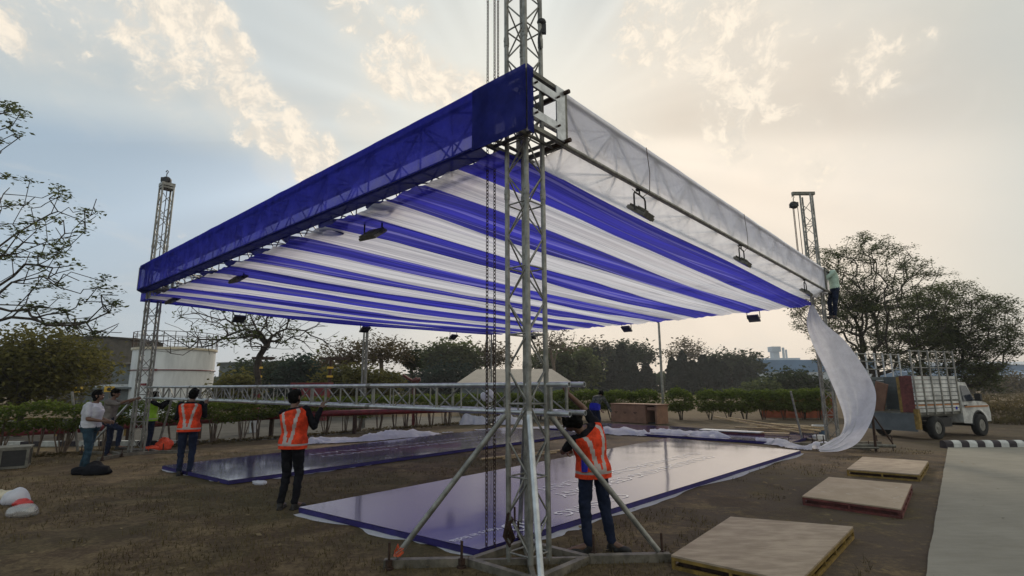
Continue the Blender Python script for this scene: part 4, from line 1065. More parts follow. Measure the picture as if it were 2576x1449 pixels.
    for s in (-1, 1):
        e = MB(); e.ball(q(.030*s, .083, .012), .0115*sc, 8, 6); e.build('eye', M['black'], t)
    # trousers
    p = MB(); torso(p, .006, 0, .30, 40, 12)
    for s in ('R', 'L'):
        cap(p, V['hip'+s]-Vector((0, 0, .01)), V['kn'+s], .094*sc*bulk, .068*sc); cap(p, V['kn'+s], V['an'+s]+(V['kn'+s]-V['an'+s])*.05, .066*sc, .052*sc)
    link_mesh('trousers', remeshed(p, voxel, 2, .012, 11), legs, t)
    # shirt with sleeves
    p = MB(); torso(p, .010, .16, .985, 44, 30)
    for s in ('R', 'L'):
        cap(p, V['sh'+s], V['el'+s].lerp(V['sh'+s], 1-min(1, sleeve_len*2)) if sleeve_len < .5 else V['el'+s], .066*sc*bulk, .054*sc*bulk)
        if sleeve_len > .5: cap(p, V['el'+s], V['el'+s].lerp(V['wr'+s], (sleeve_len-.5)*1.9), .052*sc, .042*sc)
    link_mesh('shirt', remeshed(p, voxel, 2, .012, 23), sleeve, t)
    if vest is not None:
        def mf(a, k):
            # a: angle (0 right side, .25 front/back ...), tape pattern: waist band and a V down the back, braces down the front
            if .10 < k < .165: return 1
            sx = math.cos(6.2832*a)
            if k > .165:
                for c0, c1 in ((.56, .10), (-.56, -.10)) if math.sin(6.2832*a) < 0 else ((.5, .45), (-.5, -.45)):
                    c = c1+(c0-c1)*((k-.165)/.8)
                    if abs(sx-c) < .125: return 1
            return 0
        p = MB(); torso(p, .034, .015, .90, 84, 66, False, mf)
        for i_, c_ in enumerate(p.v):
            w_ = .010*(nz((c_[0]*7, c_[1]*7, c_[2]*9))+.5*nz((c_[0]*16, c_[1]*16, c_[2]*13))); c = Vector(c_); d = Vector((c.x-spine[2].x, c.y-spine[2].y, 0)); d.normalize()
            p.v[i_] = tuple(c+d*(w_+.03*max(0, min(1, (V['waist'].z-c.z)/(.25*sc)))))
        p.build('vest', [vest, M['reflect']], t)
    for s in ('R', 'L'):
        d = (V['toe'+s]-V['an'+s]); d.z = 0; d.normalize(); a = V['an'+s]; g = Vector((a.x, a.y, a.z-.085*sc))
        rot = Matrix((Vector((-d.y, d.x, 0))*-1, d, Vector((0, 0, 1)))).transposed()
        p = MB(); p.ball(g+d*.135*sc+Vector((0, 0, .035*sc)), (.048*sc, .085*sc, .036*sc), 12, 8, 0, rot); p.ball(g+Vector((0, 0, .045*sc))+d*.01*sc, (.044*sc, .075*sc, .046*sc), 12, 8, 0, rot)
        cap(p, g+Vector((0, 0, .05*sc)), g+Vector((0, 0, .11*sc)), .046*sc, .045*sc); p.box(g+d*.075*sc+Vector((0, 0, .012*sc)), (.08*sc, .27*sc, .024*sc), rot)
        link_mesh('shoe', remeshed(p, .009, 1), M['shoe'], t)
    if extra: extra(t, V, sc, torso)
    return t
def lift(p, r): return tuple(p)
# two men in orange vests, backs to us, holding the truss up
person('person in an orange vest and black trousers seen from behind, lifting the truss nearest us', G(726, 1281), R(-14),
       dict(neck=(-.03, .01, 1.45), head=(-.05, .05, 1.60), shR=(.17, .02, 1.42), shL=(-.20, 0, 1.37), elR=(.25, .13, 1.17), wrR=(.22, .33, 1.42), elL=(-.24, .12, 1.12), wrL=(-.10, .36, 1.30), hdR=(0, .5, .85), hdL=(0, .6, .8), palmR=(0, 1, .2), palmL=(0, 1, .2),
            waist=(.01, .005, 1.08), anR=(.10, -.01, .085), anL=(-.10, -.06, .085), toeR=(.13, .16, .03), toeL=(-.16, .10, .03), knR=(.115, .03, .49), knL=(-.09, .03, .49), hdZ=0),
       M['blackcloth'], M['blackcloth'], M['blackcloth'], M['vest'], 1.045, 1.0, True)
person('person in an orange vest and navy trousers standing at the corner of the second deck', G(463, 1196), R(12),
       dict(elR=(.22, .16, 1.16), wrR=(.14, .40, 1.38), elL=(-.27, .08, 1.13), wrL=(-.16, .33, 1.30), hdR=(0, .5, .85), hdL=(0, .6, .8), palmR=(0, 1, .2), palmL=(0, 1, .2), head=(.02, .04, 1.60), anR=(.09, 0, .085), anL=(-.09, -.03, .085)),
       M['blackcloth'], M['blackcloth'], M['navy'], M['vest'], 1.055, 1.0, False)
def pouch(t, V, sc, torso):
    m = MB(); m.box(V['pelvis']+Vector((-.15, -.10, .05)), (.10, .05, .13)); m.build('blue_pouch', M['bluecloth'], t)
person('person in an orange vest bowing under the near truss end, one arm raised', G(1505, 1390), R(24),
       dict(pelvis=(-.03, 0, .86), waist=(-.05, 0, .98), chest=(-.07, .0, 1.13), neck=(-.15, .01, 1.29), head=(-.29, -.02, 1.36), face=(-.8, .55, -.35), shR=(.07, .03, 1.28), shL=(-.26, 0, 1.17), elR=(-.05, .14, 1.50), wrR=(-.27, .10, 1.66), hdR=(-.35, .05, .9), palmR=(-.3, 1, .2),
            elL=(-.27, .24, 1.02), wrL=(-.12, .42, 1.0), hipR=(.06, 0, .83), hipL=(-.12, 0, .83), knR=(.11, .02, .46), knL=(-.13, .03, .46), anR=(.165, -.02, .085), anL=(-.115, 0, .085), toeR=(.25, -.16, .03), toeL=(-.33, .08, .03), curl=1.0),
       M['blackcloth'], M['blackcloth'], M['navy'], M['vest'], 1.05, .92, True, .011, pouch, .35)
# left group
person('person in a white T-shirt and blue jeans looking up beside the left tower', G(212, 1190), R(-78),
       dict(neck=(0, .02, 1.46), head=(0, .07, 1.60), face=(0, 1, .35), shR=(.185, .01, 1.40), elR=(.22, .04, 1.12), wrR=(.16, .30, 1.07), elL=(-.22, .04, 1.12), wrL=(-.12, .30, 1.05), anR=(.10, .06, .085), anL=(-.10, -.12, .085), toeR=(.12, .24, .03), toeL=(-.12, .06, .03), knR=(.1, .07, .49), knL=(-.1, -.02, .49)),
       M['tshirt'], M['tshirt'], M['jeans'], None, 1.04, 1.10, False, .012, None, .36, 1.28)
person('person in a grey shirt stretching both arms to the left tower with one knee raised', G(262, 1153), R(-82),
       dict(neck=(0, .03, 1.47), head=(0, .08, 1.61), face=(.1, 1, -.05), elR=(.2, .26, 1.34), wrR=(.16, .50, 1.44), elL=(-.18, .27, 1.36), wrL=(-.13, .52, 1.47), knR=(.1, .34, .72), anR=(.1, .33, .30), toeR=(.1, .50, .26), hdR=(0, 1, .1), hdL=(0, 1, .1), curl=.9),
       M['greycloth'], M['greycloth'], M['navy'], None, 1.05, 1.0, False, .012, None, .62)
person('person in a lime green vest half hidden behind the left tower', G(372, 1133), R(-60),
       dict(elR=(.24, .20, 1.30), wrR=(.16, .42, 1.50), elL=(-.24, .22, 1.22), wrL=(-.12, .42, 1.42), hdR=(0, .6, .8), hdL=(0, .6, .8), palmR=(0, 1, .2), palmL=(0, 1, .2)),
       M['blackcloth'], M['blackcloth'], M['navy'], M['vestg'], 1.0, 1.0, False)
def apron(t, V, sc, torso):
    m = MB(); torso(m, .040, .0, .36, 48, 24, False); m.build('apron', M['bluecloth'], t)
person('person in a mottled shirt and bright blue wrap stooping over the far white cloth', G(1502, 1088), R(-40),
       dict(pelvis=(0, -.10, .90), waist=(0, -.05, 1.03), chest=(0, .10, 1.17), neck=(0, .26, 1.30), head=(0, .38, 1.38), face=(0, .75, -.65), shR=(.19, .20, 1.24), shL=(-.19, .20, 1.24), elR=(.30, .34, .95), wrR=(.36, .48, .68), elL=(-.2, .36, .98), wrL=(-.1, .5, .78), hdR=(.1, .3, -.9), hipR=(.09, -.1, .85), hipL=(-.09, -.1, .85)),
       M['camo'], M['camo'], M['navy'], None, 1.08, 1.0, False, .012, apron, .9)
cb = AT(2104, 803, RT_.location.y-.1)
person('person in a pale mint shirt clinging to the right tower at canopy height', cb, R(80),
       dict(neck=(.0, .08, 1.40), head=(.0, .22, 1.47), elR=(.2, .26, 1.34), wrR=(.12, .42, 1.5), elL=(-.2, .26, 1.2), wrL=(-.12, .44, 1.3), chest=(0, -.03, 1.24), waist=(0, -.05, 1.06), pelvis=(0, -.04, .93), knR=(.1, .10, .52), knL=(-.1, .02, .49), anR=(.08, .1, .14), anL=(-.08, .06, .09), hipR=(.09, -.03, .88), hipL=(-.09, -.03, .88), hdR=(0, .8, .5), hdL=(0, .8, .5), curl=1.0),
       M['mint'], M['mint'], M['navy'], None, 1.06, 1.05, False, .012, None, .95)

# ---------------------------------------------------------------- pickup truck with stake body (local x forward)
def truck():
    loc = G(2352, 1106)
    t = thing('pickup_truck', 'white pickup truck with a tall stake body, its grey tailgate let down', 'truck', loc+Vector((-.20, .85, 0)), R(90-66))
    W = .86; Ht = 2.05; zf = .80; xb0, xb1 = -.95, 1.55
    # wheels
    for (x, y) in ((0, -W+.02), (0, W-.02), (2.62, -W+.03), (2.62, W-.03)):
        m = MB(); prof = [(.20, .10), (.29, .115), (.345, .10), (.36, .06), (.36, -.06), (.345, -.10), (.29, -.115), (.20, -.10)]
        m.grid(lambda a, b: (x+prof[min(7, int(b*7+.5))][0]*math.cos(6.2832*a), y+prof[min(7, int(b*7+.5))][1], .36+prof[min(7, int(b*7+.5))][0]*math.sin(6.2832*a)), 24, 7)
        w = m.build('wheel', M['rubber'], t)
        m = MB(); s = -1 if y < 0 else 1
        m.tube((x, y+s*.02, .36), (x, y+s*.085, .36), .205, .19, n=18); m.tube((x, y+s*.08, .36), (x, y+s*.10, .36), .07, n=10); m.build('rim', M['alu'], w)
    m = MB(); m.box((1.2, 0, .62), (4.2, .75, .14)); m.box((0, 0, .36), (.14, 1.4, .14)); m.tube((2.62, -.7, .36), (2.62, .7, .36), .05); m.box((.9, -.55, .5), (.7, .3, .3)); m.build('chassis', M['black'], t)
    # load bed
    m = MB(); m.box(((xb0+xb1)/2, 0, zf), (xb1-xb0, 2*W, .07)); m.box(((xb0+xb1)/2, 0, zf-.07), (xb1-xb0-.1, 1.3, .08)); m.build('load_floor', M['aludark'], t)
    for s in (-1, 1):
        m = MB(); n = 9
        for k in range(n):
            z = zf+.05+k*.128
            m.box(((xb0+xb1)/2, s*W, z+.055), (xb1-xb0, .025, .108))
        m.box(((xb0+xb1)/2, s*W, zf+.40), (xb1-xb0+.01, .034, .05), None, 1)
        m.box(((xb0+xb1)/2, s*W, zf+.27), (xb1-xb0+.005, .030, .045), None, 2)
        inner = [M['truckpaint'], M['aludark'], M['orangestripe']]
        side = m.build('side_panel', inner if s < 0 else [M['grey'], M['aludark'], M['grey']], t)
        for k in range(6):
            x = xb0+.04+k*(xb1-xb0-.08)/5; p = MB(); p.box((x, s*(W+.028), zf+Ht/2-.03), (.05, .035, Ht)); p.build('stake', M['alu'] if s < 0 else M['alubright'], t)
        for z in (1.45, 1.72, 1.98): r = MB(); r.tube((xb0, s*W, zf+z), (xb1, s*W, zf+z), .018, n=6); r.build('rail', M['alu'], t)
    m = MB(); m.box((xb1, 0, zf+.62), (.04, 2*W-.06, 1.15)); m.build('headboard', M['grey'], t)
    # tailgate hanging down, yellow corner bumper, load
    m = MB(); m.box((xb0-.04, 0, zf-.27), (.05, 2*W-.02, .52)); m.box((xb0-.045, 0, zf-.01), (.07, 2*W, .035)); m.build('tailgate', M['grey'], t)
    m = MB(); m.box((xb0-.02, -W-.02, zf-.15), (.12, .14, .62)); m.build('corner_guard', M['yellow'], t)
    m = MB(); m.box((xb0+.55, -W+.27, zf+.62), (.9, .38, 1.15)); m.build('red_load', M['redpaint'], t)
    m = MB(); m.box((xb0+.18, -W+.53, zf+.6), (.10, .10, 1.12)); m.build('yellow_post', M['yellow'], t)
    m = MB()
    for k in range(16): m.box((xb0+1.2, W-.5, zf+.1+k*.07), (.06+.03*(k % 2), .8, .07))
    m.build('corrugated_load', M['grey'], t)
    m = MB(); m.box((xb0+.5, W-.30, zf+.5), (.05, .42, 1.0), Matrix.Rotation(R(16), 3, 'X')); m.build('board_load', M['crate'], t)
    # cab with bonnet, side profile extruded with rounded shoulders
    prof = [(1.66, .45), (1.66, 1.10), (1.70, 1.72), (1.82, 1.80), (2.25, 1.78), (2.62, 1.20), (3.15, 1.10), (3.33, 1.00), (3.38, .72), (3.36, .48), (3.02, .46), (2.98, .66), (2.82, .80), (2.44, .80), (2.26, .66), (2.20, .42)]
    m = MB(); n = len(prof); ws = [(-.80, .0), (-.86, .03), (.86, .03), (.80, .0)]
    def sh(p, wy):
        k = 1.0 if p[1] < 1.15 else .90
        return (p[0], wy*k, p[1])
    vs = [sh(p, w) for w in (-.86, .86) for p in prof]
    m.add(vs, [tuple(range(n))[::-1], tuple(range(n, 2*n))]); m.add(vs, [(i, (i+1) % n, n+(i+1) % n, n+i) for i in range(n)])
    cabo = m.build('cab', M['truckpaint'], t)
    bv = cabo.modifiers.new('bevel', 'BEVEL'); bv.width = .05; bv.segments = 3; bv.limit_method = 'ANGLE'
    for s in (-1, 1):
        m = MB(); a = .868*.9*s+(.012*s); m.add([(1.80, .872*s, 1.16), (2.50, .872*s, 1.16), (2.22, .80*s, 1.66), (1.84, .80*s, 1.68)], [(0, 1, 2, 3) if s < 0 else (3, 2, 1, 0)]); m.build('side_window', M['glassdark'], t)
        m = MB(); m.box((2.45, s*1.0, 1.28), (.10, .18, .24)); m.tube((2.42, s*.84, 1.18), (2.45, s*.98, 1.22), .015); m.build('mirror', M['black'], t)
        m = MB(); m.box((1.86, s*.878, 1.02), (.14, .02, .035)); m.build('door_handle', M['black'], t)
        m = MB(); m.box((2.55, s*.872, .98), (1.45, .006, .05)); m.build('stripe', M['orangestripe'], t)
        m = MB(); m.box((3.33, s*.62, .88), (.08, .3, .16)); m.build('headlight', M['glassdark'], t)
        m = MB(); m.path([(2.62+.44*math.cos(q*math.pi/10), s*.84, .38+.44*math.sin(q*math.pi/10)) for q in range(11)], .045, 6); m.build('wheel_arch', M['black'], t)
    m = MB(); m.add([(2.29, -.70, 1.74), (2.29, .70, 1.74), (2.625, .76, 1.235), (2.625, -.76, 1.235)], [(0, 1, 2, 3)[::-1]]); m.build('windscreen', M['glassdark'], t)
    m = MB(); m.box((3.42, 0, .52), (.12, 1.6, .16)); m.build('bumper', M['black'], t)
    m = MB(); m.tube((1.28, -W-.033, zf+.15), (1.28, -W-.028, zf+.15), .05, n=14); m.build('badge', M['bluecloth'], t)
    t.scale = (1.0, 1.0, 1.04)
    return t
M['truckpaint'] = pbr('dusty_white_paint', (.58, .57, .54), .5, 0, .38, 2.6, .1, 30)
M['orangestripe'] = pbr('orange_stripe', (.42, .17, .05), .5, 0, .1, 5)
truck()
# ---------------------------------------------------------------- vegetation
def grow(att, base, top, seed, seg=.45, jit=.10, r0=.012, ex=2.3, back=.25):
    """branches from the trunk to every attractor: each joins the nearest living wood, wood thickens by the pipe rule"""
    rng = np.random.default_rng(seed); base = np.array(base, float); top = np.array(top, float)
    k = max(3, int(np.linalg.norm(top-base)/.5)); nodes = [base+(top-base)*i/k+(rng.normal(0, .05, 3)*[1, 1, 0] if 0 < i < k else 0) for i in range(k+1)]
    par = [-1]+list(range(k)); dist = [0.0]
    for i in range(1, k+1): dist.append(dist[-1]+np.linalg.norm(nodes[i]-nodes[i-1]))
    order = np.argsort(np.linalg.norm(att-top, axis=1)); tips = []
    P = np.zeros((len(att)*14+k+8, 3)); Dv = np.zeros(len(P)); n = k+1
    P[:n] = nodes; Dv[:n] = dist; lo = max(1, k-1)
    for a in order:
        q = att[a]; c = np.linalg.norm(P[lo:n]-q, axis=1)+back*Dv[lo:n]+.35*np.maximum(0, P[lo:n, 2]-q[2])
        j = lo+int(np.argmin(c)); d = q-P[j]; L = np.linalg.norm(d); m = max(1, min(12, int(L/seg)))
        pj = par[j]; din = (P[j]-P[pj]) if pj >= 0 else np.array([0, 0, 1.0]); din = din/(np.linalg.norm(din)+1e-6)
        last = j
        for s in range(1, m+1):
            f = s/m; p = P[j]+d*f+din*L*.28*math.sin(math.pi*f)*.6+(rng.normal(0, jit*min(1, L), 3)*.6 if s < m else 0)
            P[n] = p; Dv[n] = Dv[last]+np.linalg.norm(p-P[last]); par.append(last); last = n; n += 1
        tips.append(last)
    P = P[:n]; r = np.zeros(n); acc = np.zeros(n)
    for i in range(n-1, -1, -1):
        r[i] = max(r0, acc[i]**(1/ex)) if acc[i] > 0 else r0
        if par[i] >= 0: acc[par[i]] += r[i]**ex
    return P, np.array(par), r, np.array(tips)
def wood(mb, P, par, r, sides=5, mi=0, rmin=0):
    for i in range(1, len(P)):
        j = par[i]; rj = min(r[j], r[i]*1.5)
        if r[i] < rmin: continue
        s = sides+3 if r[i] > .06 else (sides if r[i] > .02 else 3)
        mb.tube(P[j], P[i], rj, r[i], s, mi, False)
def leaves(name, C, size, mat, parent, seed, flat=.5, n_per=1, spread=.25, kind=None, aspect=.55, loc=None):
    rng = np.random.default_rng(seed); C = np.repeat(np.asarray(C), n_per, 0); n = len(C)
    C = C+rng.normal(0, 1, (n, 3))*np.array([spread, spread, spread*(.55 if flat > .4 else 1)])
    nrm = rng.normal(0, 1, (n, 3)); nrm[:, 2] += np.sign(nrm[:, 2])*flat*3; nrm /= np.linalg.norm(nrm, axis=1)[:, None]
    t = np.cross(nrm, rng.normal(0, 1, (n, 3))); t /= np.linalg.norm(t, axis=1)[:, None]; b = np.cross(nrm, t)
    s = (size*(.55+.9*rng.random(n)))[:, None]
    V = np.stack([C-t*s, C+b*s*aspect, C+t*s, C-b*s*aspect], 1).reshape(-1, 3)
    if loc is not None: V = V-np.array(loc)
    me = bpy.data.meshes.new(name); me.vertices.add(4*n); me.vertices.foreach_set('co', V.ravel().astype(np.float32))
    me.loops.add(4*n); me.loops.foreach_set('vertex_index', np.arange(4*n, dtype=np.int32)); me.polygons.add(n)
    me.polygons.foreach_set('loop_start', np.arange(0, 4*n, 4, dtype=np.int32)); me.update(calc_edges=True); me.materials.append(M[mat])
    o = bpy.data.objects.new(name, me); COL.objects.link(o); o.parent = parent; return o
def shell(n, c, r, seed, kind='dome', fill=.35):
    """points through a crown: mostly near its outside, some inside, with uneven lobes"""
    rng = np.random.default_rng(seed); out = []
    while len(out) < n:
        d = rng.normal(0, 1, 3); d /= np.linalg.norm(d)
        if kind == 'umbrella' and d[2] < -.05: d[2] = abs(d[2])*.3
        if kind == 'dome' and d[2] < -.35: continue
        rad = (1-fill*rng.random()**2*2.0) if rng.random() < .8 else rng.random()**.4
        lob = 1+.28*nz((d[0]*1.9+seed, d[1]*1.9, d[2]*1.9))+.14*nz((d[0]*4.5, d[1]*4.5+seed, d[2]*4.5))
        out.append(np.array(c)+d*np.array(r)*max(.1, rad)*lob)
    return np.array(out)
def tree(label, base, top_h, c, r, seed, kind='dome', n=220, leaf=.16, per=8, spread=.35, mat='leaf', bark='bark', flat=.5, r0=.014, fill=.4, group=None, lean=(0, 0), rmin=.0, leaf_frac=1.0, att=None, seg=.5, painted=False, name='tree', ex=2.3):
    base = Vector(base); t = thing(name, label, 'tree', base, 0, group)
    A = shell(n, c, r, seed, kind, fill) if att is None else att
    top = (base.x+lean[0], base.y+lean[1], top_h)
    P, par, rr, tips = grow(A, base, top, seed, seg, .10, r0, ex)
    mb = MB(); wood(mb, P-np.array(base), par, rr, 5, 0, rmin)
    if painted:
        k = rr[1]*1.25; mb.tube((0, 0, 0), (0, 0, .75), k*1.05, k, 12, 1); mb.tube((0, 0, .752), (0, 0, 1.55), k*1.02, k*.98, 12, 2)
    mb.build('trunk', [M[bark], M['whitepaint'], M['red']], t)
    rng = np.random.default_rng(seed+5); T = P[tips]; T = T[rng.random(len(T)) < leaf_frac]
    leaves('crown', T, leaf, mat, t, seed+1, flat, per, spread, loc=base); return t
def px(n, Y): return n*Y/1357.0

# big sparse tree reaching in from the left edge
rng = np.random.default_rng(3); att = []
def region(poly, n, Y0, Y1):
    poly = np.array(poly, float); lo, hi = poly.min(0), poly.max(0); k = 0
    while k < n:
        p = lo+(hi-lo)*rng.random(2); ins = False; j = len(poly)-1
        for i in range(len(poly)):
            if ((poly[i, 1] > p[1]) != (poly[j, 1] > p[1])) and (p[0] < (poly[j, 0]-poly[i, 0])*(p[1]-poly[i, 1])/(poly[j, 1]-poly[i, 1])+poly[i, 0]): ins = not ins
            j = i
        if ins: att.append(np.array(AT(p[0], p[1], Y0+(Y1-Y0)*rng.random()))); k += 1
region([(-420, 330), (-60, 250), (30, 240), (85, 330), (60, 385), (-100, 420), (-420, 430)], 90, 11.5, 14.5)
region([(-420, 450), (0, 430), (100, 455), (190, 480), (265, 490), (235, 560), (200, 620), (120, 650), (-100, 650), (-420, 600)], 250, 11.5, 15.5)
region([(-420, 650), (60, 640), (180, 655), (260, 690), (318, 760), (310, 850), (220, 860), (60, 800), (-420, 800)], 280, 11.5, 15.5)
tree('large sparse tree reaching into the picture at the left border', (-16.8, 13.2, 0), 3.6, None, None, 5, n=0, leaf=.055, per=34, spread=.11, mat='leaf', bark='bark', flat=.8, r0=.011, att=np.array(att), leaf_frac=.40, seg=.38, lean=(.4, 0), ex=2.15)
# dense low tree behind it
c = AT(72, 918, 21); tree('dense olive green tree low at the left behind the sparse tree', (c.x, 21, 0), 1.3, (c.x, 21, c.z-.1), (px(185, 21), 2.2, px(86, 21)), 31, 'round', 420, .085, 40, .34, 'leafolive', flat=.25, fill=.5)
# bare tree with the painted trunk
b = G(637, 1088); c = AT(632, 846, b.y)
tree('bare branching tree with a red and white painted trunk', b, 3.1, (c.x, b.y, c.z), (px(215, b.y), 2.6, px(150, b.y)), 12, 'dome', 620, .085, 24, .22, 'leaf', 'bark', .6, .0105, .62, None, (0, 0), 0, .07, None, .34, True, ex=2.2)
# trees beyond the hedge, left to right
bg = [ # label, x, ycrown, rx, rz, Y, kind, n, leaf, per, spread, mat, frac, fill
 ('low bushy tree just right of the white tank', 592, 980, 52, 40, 33, 'round', 130, .2, 26, .45, 'leafolive', 1, .5),
 ('broad dark green tree behind the bare tree', 700, 945, 120, 48, 52, 'round', 190, .32, 26, .7, 'leafdark', 1, .5),
 ('teal green round tree left of the red signal box', 770, 950, 70, 52, 47, 'round', 150, .3, 26, .6, 'leafteal', 1, .5),
 ('twiggy brown tree left of the twin steel pole', 868, 900, 78, 54, 40, 'dome', 240, .17, 6, .35, 'leafdry', .8, .5),
 ('twiggy brown tree right of the twin steel pole', 962, 888, 88, 58, 40, 'dome', 300, .17, 6, .35, 'leafdry', .8, .5),
 ('low green tree under the twiggy brown trees', 900, 965, 110, 42, 36, 'round', 170, .22, 26, .5, 'leafolive', 1, .5),
 ('slim dark tree with tufted top beside the grey domed tree', 1035, 905, 22, 42, 42, 'dome', 60, .2, 14, .3, 'leafdark', 1, .5),
 ('domed grey green tree left of the chains', 1132, 905, 78, 50, 45, 'dome', 240, .24, 22, .5, 'leaf', 1, .4),
 ('dark teal tree below the domed tree', 1120, 960, 90, 45, 42, 'round', 170, .26, 26, .5, 'leafteal', 1, .5),
 ('brownish tree directly behind the chains', 1235, 900, 60, 50, 46, 'dome', 170, .2, 7, .4, 'leafdry', .9, .5),
 ('bare twisting tree right of the near tower top of the hut', 1392, 862, 58, 62, 44, 'dome', 200, .15, 4, .25, 'leafdry', .6, .6),
 ('green tree behind the hut roof', 1420, 915, 90, 48, 50, 'round', 170, .28, 24, .5, 'leaf', 1, .5),
 ('umbrella shaped tree left of the lamp post', 1572, 885, 78, 34, 48, 'umbrella', 230, .22, 16, .4, 'leafdark', 1, .3),
 ('feathery tree at the left of the umbrella tree', 1490, 890, 48, 40, 48, 'dome', 150, .2, 10, .4, 'leafdry', 1, .5),
 ('light bare topped tree right of the lamp post', 1722, 885, 58, 46, 48, 'dome', 220, .17, 6, .3, 'leafdry', .8, .5),
 ('spreading dark tree at the right end of the cypress row', 1840, 912, 78, 40, 46, 'umbrella', 230, .22, 18, .4, 'leafdark', 1, .35),
 ('rounded dark bush before the blue factory', 1985, 965, 78, 34, 40, 'round', 190, .2, 26, .4, 'leafdark', 1, .5),
 ('low green bush left of the blue factory bush', 1915, 985, 42, 26, 37, 'round', 90, .2, 24, .4, 'leaf', 1, .5),
 ('thin far tree behind the pickup cab', 2470, 945, 40, 62, 52, 'dome', 140, .2, 7, .4, 'leaf', .9, .5),
 ('small far tree at the right border', 2550, 968, 42, 40, 60, 'dome', 130, .22, 8, .45, 'leafdry', 1, .5),
 ('low far tree between the pickup cab and the right border', 2512, 985, 34, 30, 58, 'dome', 100, .22, 8, .45, 'leafdry', 1, .5),
 ('sparse far tree right behind the stake body', 2425, 985, 30, 36, 50, 'dome', 90, .2, 8, .4, 'leafdry', 1, .5),
]
for i, (lb, x, y, rx, rz, Y, kind, n, lf_, per, sp_, mat, fr, fl) in enumerate(bg):
    y += 8; rz *= .92; per = per if per < 12 else int(per*1.1); lf_ *= .72; per = int(per*1.45)
    kf = 2.3 if x > 1440 and x < 1900 else (1.6 if x > 1080 else 1.0); Y *= kf; lf_ *= kf; sp_ *= kf*.7
    c = AT(x, y, Y); rzm = px(rz, Y)
    tree(lb, (c.x, Y, 0), max(.8, c.z-rzm*(.95 if kind != 'umbrella' else .6)), (c.x, Y, c.z if kind != 'umbrella' else c.z-.3*rzm), (px(rx, Y), px(rx, Y)*.8, rzm*(1 if kind != 'umbrella' else 1.2)), 100+i, kind, n, lf_, per, sp_, mat, 'barkpale' if mat == 'leafdry' else 'bark', .4, .02*kf, fl, 'trees beyond the hedge', (0, 0), .0, fr, None, .8*kf)
# cypress row
M['leafcypress'] = leafmat('leaf_dark_cypress', (.007, .015, .011), (.018, .03, .021), .25)
for i, (x, yt, Y) in enumerate([(1500, 880, 44), (1536, 905, 45), (1562, 872, 44), (1592, 915, 45), (1625, 920, 46), (1690, 905, 44), (1715, 890, 45), (1742, 912, 44), (1768, 900, 45), (1795, 905, 44), (1818, 918, 45), (1862, 915, 44), (1885, 930, 45)]):
    Y *= 2.2; tp = AT(x, yt, Y); h = tp.z; rr = 1.0+.5*((i*7) % 5)/4; k = np.random.default_rng(i+50); n = 2600
    z = h*k.random(n)**.9; w = rr*np.clip(np.minimum(1.0, (h-z)/(h*.45)), .05, 1)**.7; a = k.random(n)*6.283; q = w*(.55+.5*k.random(n))
    C = np.stack([tp.x+q*np.cos(a), Y+q*np.sin(a), z+.15], 1)
    t = thing('cypress_tree', ['slim dark cypress in the row behind the right hedge', 'short narrow cypress in the row behind the right hedge'][yt > 908], 'tree', (tp.x, Y, 0), 0, ['tall cypresses behind the right hedge', 'short cypresses behind the right hedge'][yt > 908])
    m = MB(); m.tube((0, 0, 0), (0, 0, h*.8), .2, .06, 6); m.build('trunk', M['bark'], t)
    leaves('crown', C, .36, 'leafcypress', t, i+9, .0, 1, .16, loc=(tp.x, Y, 0))
# far wood closing the view
k = np.random.default_rng(77); n = 15000; th = (k.random(n)-.5)*2; x = th*130; y = 118+k.random(n)*14; hh = np.array([3.4+2.6*abs(nz((a*.06, 2, 0)))+1.4*nz((a*.25, 5, 0)) for a in x])
hh = hh*1.1; hh = np.where(x > 48, hh*.4, hh)
C = np.stack([x, y, hh*k.random(n)**.75], 1)
w_ = leaves('far_wood', C, .8, 'leafdark', None, 3, .1, 1, .25); tag(w_, 'far dark wood closing off the view behind the trees', 'wood', None, 'stuff')
# tall dry grass of the field on the right
k = np.random.default_rng(91); n = 16000; y = 24+60*k.random(n)**1.3; x = y*(.62+.65*k.random(n)); keep = (y > 30) | (x > 21); x, y = x[keep], y[keep]
dn = np.array([nz((a*.12, b*.12, 3))+.5*nz((a*.5, b*.5, 1)) for a, b in zip(x, y)]); kp = dn > -.08; x, y, dn = x[kp], y[kp], dn[kp]
C = np.stack([x, y, (.12+.45*np.clip(dn, 0, .8))*k.random(len(x))+.05], 1)
tag(leaves('dry_field_grass', C, .22, 'leafdry', None, 6, .0, 1, .05, aspect=.22), 'tall dry grass of the open field behind the truck', 'grass', None, 'stuff')
# two big trees at the right
c = AT(2165, 760, 34); tree('large spreading tree behind the right tower and the flying cloth', (AT(2205, 1000, 34).x, 34, 0), 1.7, (c.x, 34, c.z), (px(180, 34), 4.2, px(172, 34)), 61, 'round', 1000, .066, 56, .19, 'leaf', 'bark', .8, .016, .5, None, (-.3, 0), 0, .85, None, .5, ex=2.25)
c = AT(2385, 842, 36); tree('dense dark green tree above the pickup stake body', (AT(2330, 1000, 36).x, 36, 0), 1.4, (c.x, 36, c.z), (px(158, 36), 3.6, px(135, 36)), 62, 'round', 900, .072, 74, .24, 'leaf', 'bark', .6, .015, .5, None, (.2, 0), 0, .95, None, .6)

